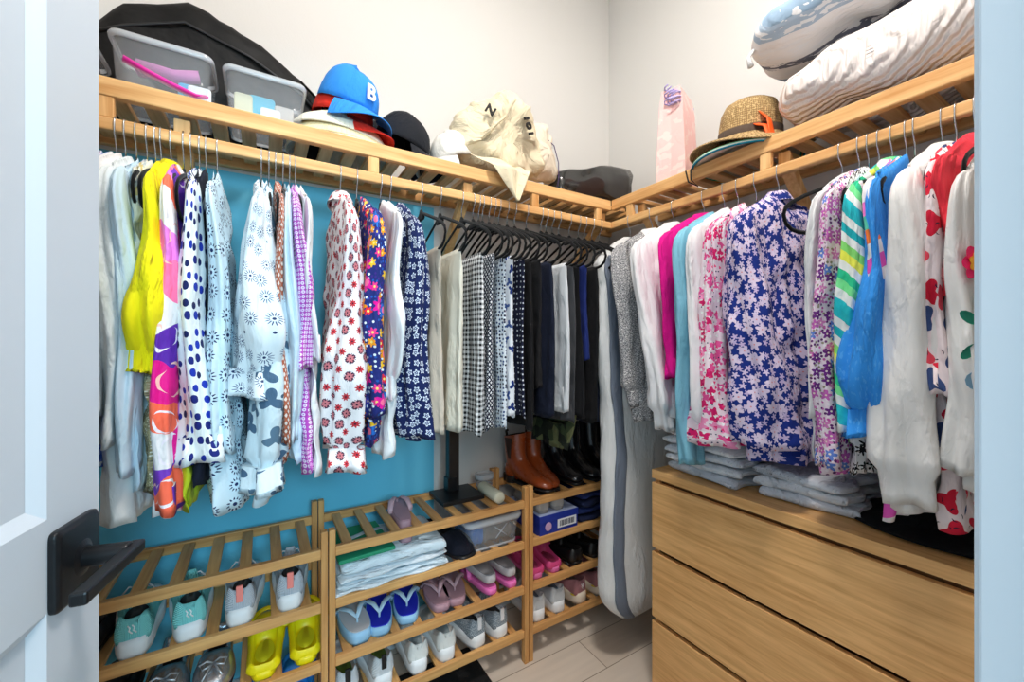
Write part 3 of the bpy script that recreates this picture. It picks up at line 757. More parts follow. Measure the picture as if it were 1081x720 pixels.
# ---- right-hand rail, from the corner to the door jamb
B_ = [
 dict(u=686, name='sweater', label='grey boucle sweater next to the garment bag', cat='sweater', mat=marl, vb=445, ub=672, T=.022, T2=.03, W=.17, sl=(430, .028, .028, 'knit'), collar=white_c),
 dict(u=709, name='sweater', label='white fleece hoodie with ribbed cuffs', cat='sweater', mat=fleece, vb=440, ub=700, T=.034, T2=.04, W=.19, sl=(456, .036, .034, 'knit'), collar=True),
 dict(u=741, name='sweater', label='magenta fleece top between the white hoodie and the chambray', cat='sweater', mat=magenta, vb=430, ub=715, T=.026, T2=.026, W=.18, sl=(400, .02, .02, 'plain'), collar=True),
 dict(u=762.5, name='shirt', label='light teal chambray shirt with a long sleeve', cat='shirt', mat=chamb, vb=470, ub=728, T=.022, T2=.02, sl=(492, .028, .026, 'plain')),
 dict(u=777, name='shirt', label='white knit shirt between the chambray and the pink flowers', cat='shirt', mat=fleece, vb=455, ub=745, T=.02, T2=.024, sl=(470, .024, .026, 'knit')),
 dict(u=796, name='blouse', label='pink and magenta flower-print blouse with smocked cuff', cat='blouse', mat=pinkf, vb=465, ub=753, T=.018, T2=.035, sl=(470, .018, .054, 'bell')),
 dict(u=820, name='dress', label='wide navy dress covered in lilac flowers', cat='dress', mat=lilac, vb=488, ub=806, T=.046, T2=.070, sl=(472, .05, .066, 'plain'), F=.014, collar=True, a=(.07, .075)),
 dict(u=905, name='cardigan', label='thin white cardigan left of the purple floral blouse', cat='cardigan', mat=white_c, vb=480, ub=862, T=.012, T2=.016, sl=(440, .014, .014, 'plain')),
 dict(u=915, name='blouse', label='purple and pink flower-print blouse with lace bands', cat='blouse', mat=purpf, vb=498, ub=873, T=.016, T2=.03, sl=(495, .018, .030, 'plain')),
 dict(u=926, name='top', label='black and white lace top beside the aqua stripes', cat='top', mat=lace_b, vb=500, ub=902, T=.009, T2=.022),
 dict(u=940, name='blouse', label='aqua, green and yellow diagonal striped blouse', cat='blouse', mat=aqua, vb=470, ub=900, T=.016, T2=.024, sl=(455, .024, .026, 'plain'), collar=True),
 dict(u=955, name='blouse', label='white blouse with pink and orange sunset stripes', cat='blouse', mat=mstr, vb=550, ub=938, T=.012, T2=.014, sl=(400, .014, .012, 'plain')),
 dict(u=964, name='blouse', label='sky blue linen blouse with a puffed sleeve', cat='blouse', mat=blue_l, vb=420, ub=920, T=.012, T2=.02, sl=(462, .014, .034, 'puff'), a=(.05, .06)),
 dict(u=993, name='shirt', label='large white linen shirt with a collar and wide cuff', cat='shirt', mat=white_l, vb=540, ub=960, T=.030, T2=.052, W=.205, sl=(536, .040, .052, 'cuffed'), collar=True, a=(.06, .06)),
 dict(u=1008, name='dress', label='red, navy and white fruit-print dress behind the white linen', cat='dress', mat=redp, vb=562, ub=1003, T=.016, T2=.02, sl=(420, .016, .016, 'plain')),
 dict(u=1028, name='jacket', label='coral red fleece jacket near the door jamb', cat='jacket', mat=coral, vb=330, T=.015, T2=.015, W=.185, sl=(310, .015, .014, 'plain'), collar=True),
 dict(u=1045, name='blouse', label='white blouse embroidered with a pink flower beside the jamb', cat='blouse', mat=white_l, vb=520, T=.018, T2=.02, sl=(500, .020, .026, 'plain'), top=-.135),
]
TB = {}
for g in B_: TB[g['u']] = G('B', **g)
hanger('B', 887, 'empty black hanger in front of the lilac-flowered dress', twist=-13)
hanger('A', 635, 'empty black hanger at the corner end of the left rail')
hanger('A', 507, 'black hanger just right of the gingham trousers')
hanger('A', 523.5, 'black hanger just left of the pin-dot top')

# lace bands on the purple floral sleeve
def lace(t, near, zs):
    for z in zs:
        m = MB(); 
        for k in range(14):
            for r_ in (0, 1):
                a_ = -1.2 + 2.4 * k / 13
                x = .036 * math.sin(a_); y = -near - .052 * math.cos(a_) * .9
                c = Vector((x, y - .003, z + r_ * .011))
                m.tube([c + Vector((.005 * math.cos(q) * math.cos(a_), .005 * math.cos(q) * math.sin(a_), .005 * math.sin(q))) for q in [2 * PI * j / 8 for j in range(9)]], .0012, 5)
        m.build('lace_band', white_c, t)

# garment bag in the corner
def garment_bag():
    x0 = SF + .0135; y0 = YB(663, SF)
    t = empty('garment_bag', (x0, y0, RT), -PI / 2, 'long white garment bag with a grey zip band in the corner', 'garment bag')
    zb = .165 - RT; W = .215; n = 64; N = 46
    ph = [1.3, 4.1, 2.2]
    rings = []
    ycen = YB(662, SF - W) - y0
    for i in range(N + 1):
        s = i / N; z = -.092 + (zb + .092) * s; d = -.092 - z
        w_ = W * min(1, .18 + (d / .16) ** .75) if d < .16 else W + .01 * math.sin(9 * s)
        th_ = .048 * min(1, .25 + d / .14) + .012 * s
        if s > .93: k = (s - .93) / .07; w_ *= 1 - .35 * k * k; th_ *= 1 - .45 * k * k
        ring = []
        for j in range(n):
            a = 2 * PI * j / n; c, q = math.cos(a), math.sin(a)
            y = w_ * sgp(c, .62); x = th_ * sgp(q, .7)
            x += .003 * math.sin(13 * s + 7 * y + ph[0]) + .003 * math.sin(31 * s + ph[1] + 5 * a) * abs(q); y += .004 * math.sin(19 * s + ph[2] + 3 * a) + .002 * math.sin(60 * s + 2 * a)
            x += .040 * s + .034 * min(1, s * 5)
            ring.append(Vector((x, y, z)))
        rings.append(ring)
    b = MB().loft(rings, cap0=True, cap1=True).build('bag_shell', bag_g, t)
    m = MB(); rg = []
    for i in range(3, N + 1):
        ring = rings[i]; s = i / N
        # the band follows the near edge of the bag
        c_ = sum(ring, Vector()) / n; P3 = [ring[k_] for k_ in (22, 23, 24, 25, 26)]; O3 = [p + (p - c_).normalized() * .004 + Vector((.002, -.001, 0)) for p in P3]
        rg.append(O3 + [c_ + (p - c_) * .95 for p in reversed(P3)])
    m.loft(rg, cap0=True, cap1=True); zbnd = m.build('zip_band', zip_g, t); zbnd['label'] = 'grey zip band'
    hanger('B', 663, 'black hanger of the white garment bag')
garment_bag()
# embroidered flower on the blouse beside the jamb
def embroidery():
    t = TB[1045]; W = .195
    mats = [plain('pink_thread', (236, 30, 100), .8), plain('orange_thread', (250, 170, 50), .8), plain('green_thread', (20, 130, 106), .8), plain('blue_thread', (130, 176, 206), .8), plain('navy_thread', (30, 50, 130), .8)]
    # sits on the sleeve face that looks back into the room
    def P(a, z):   # a: angle around the sleeve, z: height
        return Vector((.024 * math.cos(a) + .001, -W - .012 - .066 * math.sin(a), z))
    def petal(c_a, c_z, ln, wd, ang, mat, nm):
        m = MB(); pts = []
        for k in range(12):
            q = 2 * PI * k / 12; lx, lz = ln * .5 * math.cos(q) + ln * .5, wd * math.sin(q)
            a = c_a + (lx * math.cos(ang) - lz * math.sin(ang)) / .05; z = c_z + lx * math.sin(ang) + lz * math.cos(ang)
            pts.append((a, z))
        rg = [[P(a, z) * 1 for a, z in pts]]
        out = [P(a, z) + (P(a, z) - Vector((0, -W - .01, z))).normalized() * .003 for a, z in pts]
        vs = rg[0] + out; n = 12
        m.add(vs, [(i, (i + 1) % n, n + (i + 1) % n, n + i) for i in range(n)] + [tuple(range(n, 2 * n))])
        return m
    base = -.385
    m = MB()
    for k in range(7):
        q = petal(.55, base, .034, .012, 2 * PI * k / 7, None, ''); m.add(q.v, q.f)
    m.build('flower_embroidery', mats[0], t)
    m = MB()
    for k in range(7):
        q = petal(.55, base, .020, .007, 2 * PI * k / 7 + .3, None, ''); m.add([Vector(v) + Vector((.0012, -.002, 0)) for v in q.v], q.f)
    m.build('flower_embroidery', mats[1], t)
    m = MB()
    for a_, z_, an in ((.45, -.46, 2.6), (.5, -.49, .4), (.45, -.51, 3.5), (.5, -.53, -.5), (.6, -.55, 2.2)):
        q = petal(a_, z_, .045, .010, an, None, ''); m.add(q.v, q.f)
    m.build('leaf_embroidery', mats[2], t)
    m = MB(); q = petal(.1, -.595, .05, .016, .1, None, ''); m.add(q.v, q.f); m.build('flower_embroidery', mats[3], t)
embroidery()
# ================================================================== things on the shelves
from mathutils import noise as mnoise
def nz(p, s, a, seed=0):
    v = Vector(p) * s + Vector((seed * 3.1, seed * 1.7, seed * 2.3)); return Vector((mnoise.noise(v), mnoise.noise(v + Vector((9, 0, 0))), mnoise.noise(v + Vector((0, 9, 0))))) * a
def crumple(m, s, a, seed=0, zmin=None):
    m.v = [tuple(Vector(p) + nz(p, s, a, seed) + nz(p, s * 2.7, a * .4, seed + 5)) for p in m.v]
    if zmin is not None: m.v = [(p[0], p[1], max(p[2], zmin)) for p in m.v]
    return m
def resample(poly, n):
    P = [Vector((p[0], p[1])) for p in poly]; k = len(P); d = [(P[(i + 1) % k] - P[i]).length for i in range(k)]; tot = sum(d); out = []
    for j in range(n):
        s = tot * j / n; i = 0
        while s > d[i]: s -= d[i]; i = (i + 1) % k
        out.append(P[i].lerp(P[(i + 1) % k], s / d[i]))
    return out
def inflate(poly, depth, n=72, k=9, flatback=False):
    # a soft body with a given front outline (x, z) and a real depth along y
    O = resample(poly, n); c = sum(O, Vector((0, 0))) / n; m = MB(); rings = []
    for i in range(-k, k + 1):
        a = i / k * PI / 2 * .97; q = math.cos(a) ** .55; y = depth / 2 * math.sin(a)
        rings.append([Vector((c.x + (p.x - c.x) * q, y, c.y + (p.y - c.y) * q)) for p in O])
    return m.loft(rings, cap0=True, cap1=True)
def rrect(w, h, r, n=6):
    out = []
    for cx, cy, a0 in ((w - r, h - r, 0), (-w + r, h - r, 90), (-w + r, -h + r, 180), (w - r, -h + r, 270)):
        for k in range(n + 1):
            a = R(a0 + 90 * k / n); out.append((cx + r * math.cos(a), cy + r * math.sin(a)))
    return out
SZ = ST - .006          # top of the slats of the wall shelves
M['nylon'] = plain('black_nylon', (9, 9, 10), .6, spec=.25, bump=.5, bs=22)
M['clear'] = plain('clear_plastic', (226, 232, 238), .12, alpha=.13, coat=.4)
M['clear_rim'] = plain('clear_plastic_rim', (228, 234, 240), .15, alpha=.5, coat=.5)
M['glossblk'] = plain('glossy_black_film', (26, 25, 24), .16, coat=.6, bump=.3, bs=14)
def bin_(name, label, x, y, z, w, d, h, rz=0, lid=None, cat='storage box'):
    t = empty(name, (x, y, z), rz, label, cat, 'clear plastic boxes')
    m = MB()
    def ring(q, zz): return [Vector((p[0], p[1], zz)) for p in rrect(w / 2 * q, d / 2 * q, .025 * q)]
    m.loft([ring(.84, .001), ring(.88, .006), ring(.97, h - .015), ring(.965, h - .015), ring(.87, .008), ring(.83, .004)], cap0=True, cap1=True)
    m.build('tub', M['clear'], t)
    m = MB().loft([ring(.97, h - .016), ring(1.02, h - .016), ring(1.03, h - .006), ring(1.0, h), ring(.96, h - .002), ring(.955, h - .014)])
    m.build('rim', M['clear_rim'], t)
    MB().loft([ring(.89, .0), ring(.9, .008), ring(.86, .008), ring(.85, .0)]).build('foot_ring', M['clear_rim'], t)
    if lid:
        m = MB().loft([ring(1.05, h - .008), ring(1.06, h + .002), ring(1.02, h + .008), ring(.9, h + .008), ring(.88, h + .003), ring(.3, h + .004)], cap1=True)
        m.build('lid', lid, t)
    return t
bx1 = XA(170, 1.42) + .01
bin_('storage_box', 'larger clear plastic box with a pink strap inside, under the black bag', -.215, 1.42, SZ, .205, .165, .15)
bin_('storage_box', 'clear plastic box of small packets, between the pink-filled box and the hats', .01, 1.42, SZ, .20, .165, .145)
bin_('storage_box', 'clear plastic box beside the door edge, mostly out of view', -.44, 1.42, SZ, .19, .165, .12)
tag(crumple(MB().tube([(-.29, 1.35, SZ + .085), (-.25, 1.352, SZ + .07), (-.2, 1.35, SZ + .05), (-.15, 1.352, SZ + .04), (-.128, 1.37, SZ + .05)], .013, 10, flat=.5), 20, .006).build('luggage_strap', plain('hot_pink_webbing', (226, 40, 160), .7)), 'hot pink strap inside the larger clear box on the shelf', 'strap')
tag(crumple(MB().tube([(-.28, 1.42, SZ + .11), (-.2, 1.40, SZ + .10), (-.15, 1.41, SZ + .115)], .018, 10), 20, .008, 3, SZ + .005).build('rolled_scarf', plain('mauve_cloth', (190, 110, 176), .8)), 'mauve rolled cloth inside the larger clear box', 'cloth')
def packet(x, y, z, w, h, d, c, label, rz=0, name='packet', tilt=0):
    t = MB().loft([[Vector((p[0], yy, p[1] + h / 2)) for p in rrect(w / 2 * q, h / 2 * q, .008)] for yy, q in ((-d / 2, .92), (-d / 4, 1), (d / 4, 1), (d / 2, .92))], cap0=True, cap1=True, smooth=False).build(name, plain(name + '_paper', c, .5), bevel=.001)
    t.location = (x, y, z); t.rotation_euler = (R(tilt), 0, rz); tag(t, label, 'packet'); return t
packet(-.165, 1.385, SZ + .01, .05, .07, .014, (30, 170, 220), 'small sky blue packet inside the larger clear box')
packet(-.142, 1.362, SZ + .01, .05, .06, .006, (226, 236, 244), 'white printed card inside the larger clear box')
packet(.0, 1.39, SZ + .01, .065, .09, .02, (70, 190, 224), 'light blue packet inside the clear box beside the hats')
packet(-.045, 1.385, SZ + .01, .045, .085, .016, (222, 222, 190), 'cream patterned packet inside the clear box beside the hats')
packet(.055, 1.39, SZ + .01, .05, .075, .03, (196, 190, 186), 'grey-beige packet inside the clear box beside the hats')
packet(.02, 1.352, SZ + .01, .05, .045, .008, (230, 234, 238), 'white sachet inside the clear box beside the hats')
# long black bag behind the boxes
def duffel():
    t = empty('duffel_bag', (-.13, 1.56, SZ), 0, 'long black nylon bag lying behind the clear plastic boxes', 'bag')
    S = [(-.34, .04, .10), (-.335, .055, .16), (-.27, .062, .25), (-.19, .065, .33), (-.06, .064, .405), (.05, .062, .375), (.15, .060, .32), (.24, .058, .27), (.30, .052, .22), (.325, .04, .15), (.33, .02, .08)]
    m = MB(); n = 40; rg = []
    for i in range(len(S) - 1):
        for k in range(4):
            f = k / 4; x, d, h = [S[i][j] * (1 - f) + S[i + 1][j] * f for j in range(3)]
            rg.append([Vector((x, d * sgp(math.cos(a), .6), h / 2 + h / 2 * sgp(math.sin(a), .7))) for a in [2 * PI * j / n for j in range(n)]])
    m.loft(rg, cap0=True, cap1=True); crumple(m, 9, .012, 2, .0)
    m.build('bag_body', M['nylon'], t)
    m = MB().tube([(-.32, -.06, .17), (-.19, -.066, .25), (-.06, -.068, .31), (.1, -.064, .27), (.24, -.06, .2), (.31, -.05, .14)], .005, 6); m.build('zip', M['black_plastic'], t)
    m = MB().tube([(.30, -.045, .2), (.345, -.075, .15), (.345, -.085, .08), (.31, -.07, .02)], .012, 8, flat=.35); m.build('strap', M['nylon'], t)
    m = MB().tube([(.24, -.06, .24), (.30, -.075, .18), (.31, -.08, .10), (.29, -.07, .03)], .010, 8, flat=.35); m.build('strap', M['nylon'], t)
duffel()
# hats
def brim_hat(name, label, x, y, z, r, c, crown=(.09, .08), tilt=(0, 0), dip=.03, mat=None, fold=0, band=None):
    t = empty(name, (x, y, z), 0, label, 'hat', rx=R(tilt[0]), ry=R(tilt[1]))
    mat = mat or fabric(name + '_straw', c, [dict(t='check', s=160, w=.25, c=[tuple(int(k * .9) for k in c)])], bump=.4)
    n = 64; rg = []
    cr, ch = crown
    def ring(rr, zz, wav=0): return [Vector((rr * 1.12 * math.cos(a), rr * math.sin(a), zz + wav * math.cos(2 * a + .6))) for a in [2 * PI * k / n for k in range(n)]]
    P = [(r, -dip, 1), (r * .995, -dip + .003, 1), (r * .85, -dip * .45, .7), (cr + .015, .004, .2), (cr, .014, 0), (cr * .98, ch * .4, 0), (cr * .92, ch * .68, 0), (cr * .78, ch * .88, 0), (cr * .55, ch * .97, 0), (cr * .25, ch, 0)]
    o = [ring(a, b, c_ * fold) for a, b, c_ in P]
    inn = [ring(max(a - .002, .001), b - .0035, c_ * fold) for a, b, c_ in reversed(P)]
    MB().loft(o, cap1=True).build('crown_and_brim', mat, t)
    MB().loft(inn[:], cap0=True).build('lining', mat, t)
    MB().loft([ring(r, -dip, fold), ring(r + .002, -dip - .0015, fold), ring(r - .002, -dip - .0035, fold)]).build('brim_edge', mat, t)
    if band: MB().loft([ring(cr + .002, .012), ring(cr * .99 + .0015, .035), ring(cr * .98, .036)]).build('hat_band', band, t)
    return t
def cap(name, label, x, y, z, rz, tilt, mat, bm=None, r=.088, letter=None, roll=0, lmat=None):
    t = empty(name, (x, y, z), rz, label, 'cap'); t.rotation_euler = (roll, tilt, rz)
    n = 40; rg = []
    for i in range(13):
        a = i / 12 * PI / 2; q = math.cos(a) ** .8
        rg.append([Vector((r * 1.08 * q * math.cos(2 * PI * k / n), r * .94 * q * math.sin(2 * PI * k / n), r * 1.22 * math.sin(a) * (1 - .08 * math.cos(2 * PI * k / n)))) for k in range(n)])
    m = MB().loft(rg, cap1=True); crumple(m, 14, .004, 1)
    m.build('cap_crown', mat, t, solid=-.002)
    # visor: curved sheet with thickness
    m = MB(); A, B = 16, 8; vs = []; fs = []
    for s in (0, 1):
        for i in range(A + 1):
            a = -1.08 + 2.16 * i / A
            for j in range(B + 1):
                f = j / B; rr = r * 1.0 + f * (.072 * (math.cos(a) ** .5))
                xx = rr * math.cos(a) * 1.06 + f * .006; yy = rr * math.sin(a) * (.94 - .08 * f)
                zz = .004 - .020 * f - 3.6 * yy * yy * (.35 + .65 * f) + (-.0028 if s else 0)
                vs.append(Vector((xx, yy, zz)))
    K = (A + 1) * (B + 1)
    for i in range(A):
        for j in range(B):
            a = i * (B + 1) + j; fs.append((a, a + 1, a + B + 2, a + B + 1)); fs.append((K + a, K + a + B + 1, K + a + B + 2, K + a + 1))
    for i in range(A):
        a = i * (B + 1) + B; fs.append((a, K + a, K + a + B + 1, a + B + 1))
    m.add(vs, fs, None, True); m.build('visor', bm or mat, t)
    MB().ell((0, 0, r * 1.215), (.008, .008, .004)).build('button', mat, t)
    if letter:
        g = text(letter, 'letter', lmat, t, (r * 1.07, 0, r * .52), (R(74), 0, R(90)), .062, .0016, True)
    return t
cream_h = fabric('cream_hat_straw', (248, 232, 186), [dict(t='check', s=180, w=.2, c=[(238, 220, 172)])], bump=.4)
cream_h2 = fabric('pale_hat_straw', (246, 240, 222), [dict(t='check', s=180, w=.2, c=[(238, 230, 208)])], bump=.4)
hx, hy = .235, 1.452
brim_hat('sun_hat', 'pale straw sun hat at the bottom of the hat stack', hx - .005, hy, SZ + .072, .150, (0, 0, 0), (.06, .02), mat=cream_h2, dip=.070)
brim_hat('sun_hat', 'cream straw sun hat in the middle of the hat stack', hx - .004, hy, SZ + .092, .146, (0, 0, 0), (.06, .02), mat=cream_h, dip=.068, tilt=(2, 3))
brim_hat('sun_hat', 'off-white straw sun hat just under the red cap', hx - .006, hy, SZ + .112, .138, (0, 0, 0), (.06, .02), mat=cream_h2, dip=.064, tilt=(1, 6))
cap('baseball_cap', 'red cap squashed between the straw hats and the light blue cap', hx - .01, hy - .01, SZ + .118, R(-30), R(14), fabric('red_cap_cotton', (214, 44, 30)), r=.090)
cap('baseball_cap', 'light blue baseball cap with a white letter B, on top of the hat stack', hx + .005, hy - .02, SZ + .168, R(-62), R(22), fabric('blue_cap_cotton', (50, 142, 230), bump=.3), letter='B', lmat=plain('white_embroidery', (244, 246, 250), .8), r=.096)
cap('baseball_cap', 'black cap lying tilted just right of the hat stack', .42, 1.44, SZ + .082, R(-25), R(20), fabric('black_cap_cotton', (26, 28, 34)), r=.092)
cap('baseball_cap', 'second black cap tucked behind the tilted black one', .37, 1.53, SZ + .085, R(-60), R(18), fabric('black_cap_twill', (22, 25, 34)), r=.088)
cap('baseball_cap', 'white cap with a dark trimmed visor left of the canvas tote', .605, 1.42, SZ + .075, R(-160), R(20), fabric('white_cap_cotton', (230, 226, 218)), bm=fabric('white_visor', (206, 204, 202)), r=.078)
# canvas tote heaped on the shelf, one corner over the front board
def tote():
    y0 = 1.43
    def X(u, v): return (XA(u, y0), zat(u, v, y=y0))
    O = [X(u, v) for u, v in ((470, 160), (468, 145), (476, 128), (500, 112), (524, 102), (540, 104), (553, 116), (560, 140), (566, 168), (569, 186), (552, 192), (526, 190), (500, 175), (482, 170))]
    ox, oz = XA(522, y0), SZ
    O = [(a - ox, max(b - oz, .0)) for a, b in O]
    t = empty('tote_bag', (ox, y0, oz), 0, 'crumpled cream canvas tote, one corner hanging over the shelf front', 'bag')
    can = fabric('cream_canvas', (232, 220, 190), bump=.7, bscale=1.3)
    m = inflate(O, .20, 96, 12); m = crumple(m, 8, .035, 4); m = crumple(m, 22, .014, 7, .001)
    m.build('bag_body', can, t)
    # corner hanging in front of the board
    G_ = 14; vs = []; fs = []
    top = [(XA(500, 1.31) - ox, .085), (XA(556, 1.31) - ox, .075)]; tip = (XA(541, 1.28) - ox, zat(541, 214, y=1.28) - oz)
    for i in range(G_ + 1):
        f = i / G_
        for j in range(G_ + 1):
            g = j / G_
            xa = top[0][0] * (1 - f) + tip[0] * f; xb = top[1][0] * (1 - f) + (tip[0] + .012) * f
            x = xa + (xb - xa) * g; z = top[0][1] * (1 - f) ** 1.0 + tip[1] * f
            y = (1.315 if f < .2 else 1.315 - .05 * min(1, (f - .2) / .15)) - y0 - .012 + .012 * math.sin(9 * g + 3 * f) * (1 - f * .5)
            if f < .2: y += (.2 - f) * .25
            vs.append((x, y, z))
    for i in range(G_):
        for j in range(G_): a = i * (G_ + 1) + j; fs.append((a, a + 1, a + G_ + 2, a + G_ + 1))
    m = MB().add(vs, fs, None, True); m.build('bag_corner', can, t, solid=.004, sub=1)
    ink = plain('black_ink', (30, 28, 26), .8)
    text('N', 'printed_letter', ink, t, (-.075, -.105, .245), (R(80), R(30), R(-10)), .05, .003, True)
    text('101', 'printed_letters', ink, t, (.085, -.118, .225), (R(76), R(62), R(14)), .055, .003, True)
    m = MB().tube([(-.10, -.09, .14), (-.05, -.115, .2), (-.01, -.11, .24)], .008, 8, flat=.5); m.build('handle', can, t)
tote()
def white_bag():
    y0 = 1.44
    O = [(XA(u, y0), zat(u, v, y=y0)) for u, v in ((557, 140), (562, 131), (570, 134), (577, 150), (583, 170), (586, 192), (572, 192), (560, 188), (556, 165))]
    ox = XA(570, y0); O = [(a - ox, max(b - SZ, 0)) for a, b in O]
    t = empty('drawstring_bag', (ox, y0, SZ), 0, 'small white drawstring bag just right of the canvas tote', 'bag')
    crumple(inflate(O, .12, 60, 8), 14, .018, 3, .001).build('bag_body', fabric('white_bag_cloth', (238, 226, 206), bump=.7), t)
    MB().tube([(.0, -.05, .245), (.03, -.06, .22), (.05, -.065, .15), (.055, -.06, .08), (.045, -.062, .05)], .0022, 6).build('cord', plain('plum_cord', (60, 36, 90), .7), t)
    m = MB()
    for k in range(6): m.ell((-.03 + .01 * k, -.045, .245 - .012 * (k % 3)), (.006, .004, .006), 8, 6)
    m.build('blue_print', plain('blue_print_ink', (90, 140, 180), .7), t)
white_bag()
def fold_bag():
    t = empty('folded_bag', (1.335, 1.475, SZ), R(-8), 'glossy black folded bag lying in the shelf corner', 'bag')
    # a rolled-over sheet bag: teardrop section lofted along its length
    prof = []
    for k in range(25):
        a = -PI * .5 + PI * k / 24; prof.append((.075 + .05 * math.cos(a), .082 + .075 * math.sin(a)))
    prof += [(.0, .150), (-.08, .105), (-.13, .05), (-.145, .012), (-.13, .004), (-.06, .02), (.0, .006)]
    rg = []
    for i in range(13):
        f = i / 12; s = 1 + .12 * math.sin(3 * f)
        rg.append([Vector((-.24 + .40 * f, -(p[0]) * .95 * (1 - .05 * f), p[1] * s * (.85 + .55 * f))) for p in prof])
    m = MB().loft(rg, cap0=True, cap1=True); crumple(m, 12, .012, 6, .0)
    m.build('bag_body', M['glossblk'], t)
    MB().tube([(.15, .10, .02), (.19, .06, .02), (.22, .0, .008), (.20, -.06, .006), (.165, -.1, .03)], .012, 8, flat=.4).build('strap', M['nylon'], t)
fold_bag()
# gift bag
def gift():
    x, y = 1.40, YB(708, 1.36)
    t = empty('gift_bag', (x, y, SZ), R(18), 'pale pink paper gift bag with curled lilac ribbon on the right shelf', 'gift bag')
    pk = fabric('pink_gift_paper', (252, 202, 198), [dict(t='noise', s=26, th=.56, c=[(254, 216, 210)])], bump=.2, rough=.5)
    w, d, h = .075, .055, .36
    m = MB(); rg = []
    for z, q, dq in ((0, 1, 1), (.1, 1, .98), (.3, .98, .8), (h, .97, .62)):
        rg.append([Vector((-w * q, -d * dq, z)), Vector((w * q, -d * dq, z)), Vector((w * q * .93, 0, z)), Vector((w * q, d * dq, z)), Vector((-w * q, d * dq, z)), Vector((-w * q * .93, 0, z))])
    o = rg + [[Vector((p.x * .97, p.y * .95, p.z - .002 if i else p.z)) for p in r] for i, r in enumerate(reversed(rg))]
    m.loft(o, cap0=True, cap1=True, smooth=False); m.build('bag_body', pk, t)
    for sx in (-1, 1):
        m = MB()
        for k in range(3):
            P = []
            for j in range(22):
                a = j * .9; P.append((sx * (w + .004) + sx * .012 * math.cos(a) * 1.0, -.02 + .018 * math.sin(a) + .012 * k, h - .015 - .0024 * j * (1 + .3 * k) + .012 * k))
            m.tube(P, .0030, 5)
        m.build('curled_ribbon', plain('lilac_ribbon', (190, 176, 226), .4), t)
gift()
# straw hat over a striped sun visor
def straw():
    x, y = 1.425, YB(787, 1.40)
    nt_m = fabric('tan_straw', (190, 160, 112), [dict(t='check', s=150, w=.35, c=[(140, 112, 72)]), dict(t='noise', s=120, th=.58, c=[(206, 178, 128)])], bump=.8)
    b = brim_hat('straw_hat', 'woven tan straw hat with a dark band and black chin cord', x, y, SZ + .075, .180, (0, 0, 0), (.094, .135), mat=nt_m, dip=.026, tilt=(6, -8), fold=.012, band=fabric('grey_hat_band', (86, 72, 62)))
    MB().tube([(-.08, .10, -.03), (-.115, .13, -.05), (-.150, .12, -.07), (-.178, .10, -.11), (-.168, .08, -.135), (-.178, .11, -.115), (-.150, .14, -.07)], .0026, 6).build('chin_cord', M['nylon'], b)
    teal_s = fabric('tropical_stripe', (40, 170, 180), [dict(t='stripe', s=40, c=[(30, 160, 190), (230, 236, 220), (60, 190, 150), (240, 170, 60), (20, 110, 140)])])
    brim_hat('sun_visor_hat', 'flat cream sun hat with a teal striped edge under the straw hat', x - .005, y + .01, SZ + .03, .160, (0, 0, 0), (.07, .015), mat=cream_h2, dip=.022, band=None)
    m = MB(); n = 64
    m.loft([[Vector(((.165) * 1.12 * q * math.cos(a), .165 * q * math.sin(a), zz)) for a in [2 * PI * k / n for k in range(n)]] for q, zz in ((.94, 0), (1.0, -.006), (1.01, -.012), (.97, -.016), (.9, -.006), (.94, 0))])
    o = m.build('placemat_rim', teal_s); o.name = 'striped_hat_brim'; o.location = (x - .005, y + .01, SZ + .018); tag(o, 'teal and orange striped brim lying lowest under the straw hat', 'hat')
straw()
def orange():
    P = [(1.36, .66, SZ + .006), (1.35, .665, SZ + .05), (1.35, .672, SZ + .09), (1.36, .70, SZ + .125), (1.36, .735, SZ + .13), (1.355, .74, SZ + .115), (1.35, .70, SZ + .085), (1.345, .675, SZ + .07), (1.34, .66, SZ + .03), (1.345, .665, SZ + .006)]
    tag(MB().tube(P, .016, 8, flat=.22, up=(0, 1, 0)).build('ribbon_strap', plain('orange_webbing', (250, 96, 20), .6)), 'bright orange strap between the straw hat and the pillows', 'strap')
orange()
def pillow(name, label, c, r, rot, mat, seed, zmin=None):
    t = empty(name, c, rot[2], label, 'pillow'); t.rotation_euler = rot
    n, mm = 72, 36; rings = []
    for i in range(mm + 1):
        a = -PI / 2 + PI * i / mm; s_, q = math.sin(a), max(math.cos(a), .001)
        rings.append([Vector((r[0] * sgp(math.cos(b), .62) * (q ** .55), r[1] * sgp(math.sin(b), .62) * (q ** .55), r[2] * s_ * (1 - .35 * abs(sgp(math.cos(b), .62) * sgp(math.sin(b), .62)) ** 2))) for b in [2 * PI * k / n for k in range(n)]])
    m = MB().loft(rings, cap0=True, cap1=True); crumple(m, 6, .02, seed)
    # flat uv seen from above
    m.uv = [[(m.v[k][0], m.v[k][1]) for k in f] for f in m.f]
    m.build('pillow_body', mat, t)
    return t
quilt = fabric('white_matelasse', (240, 232, 228), bump=.2)
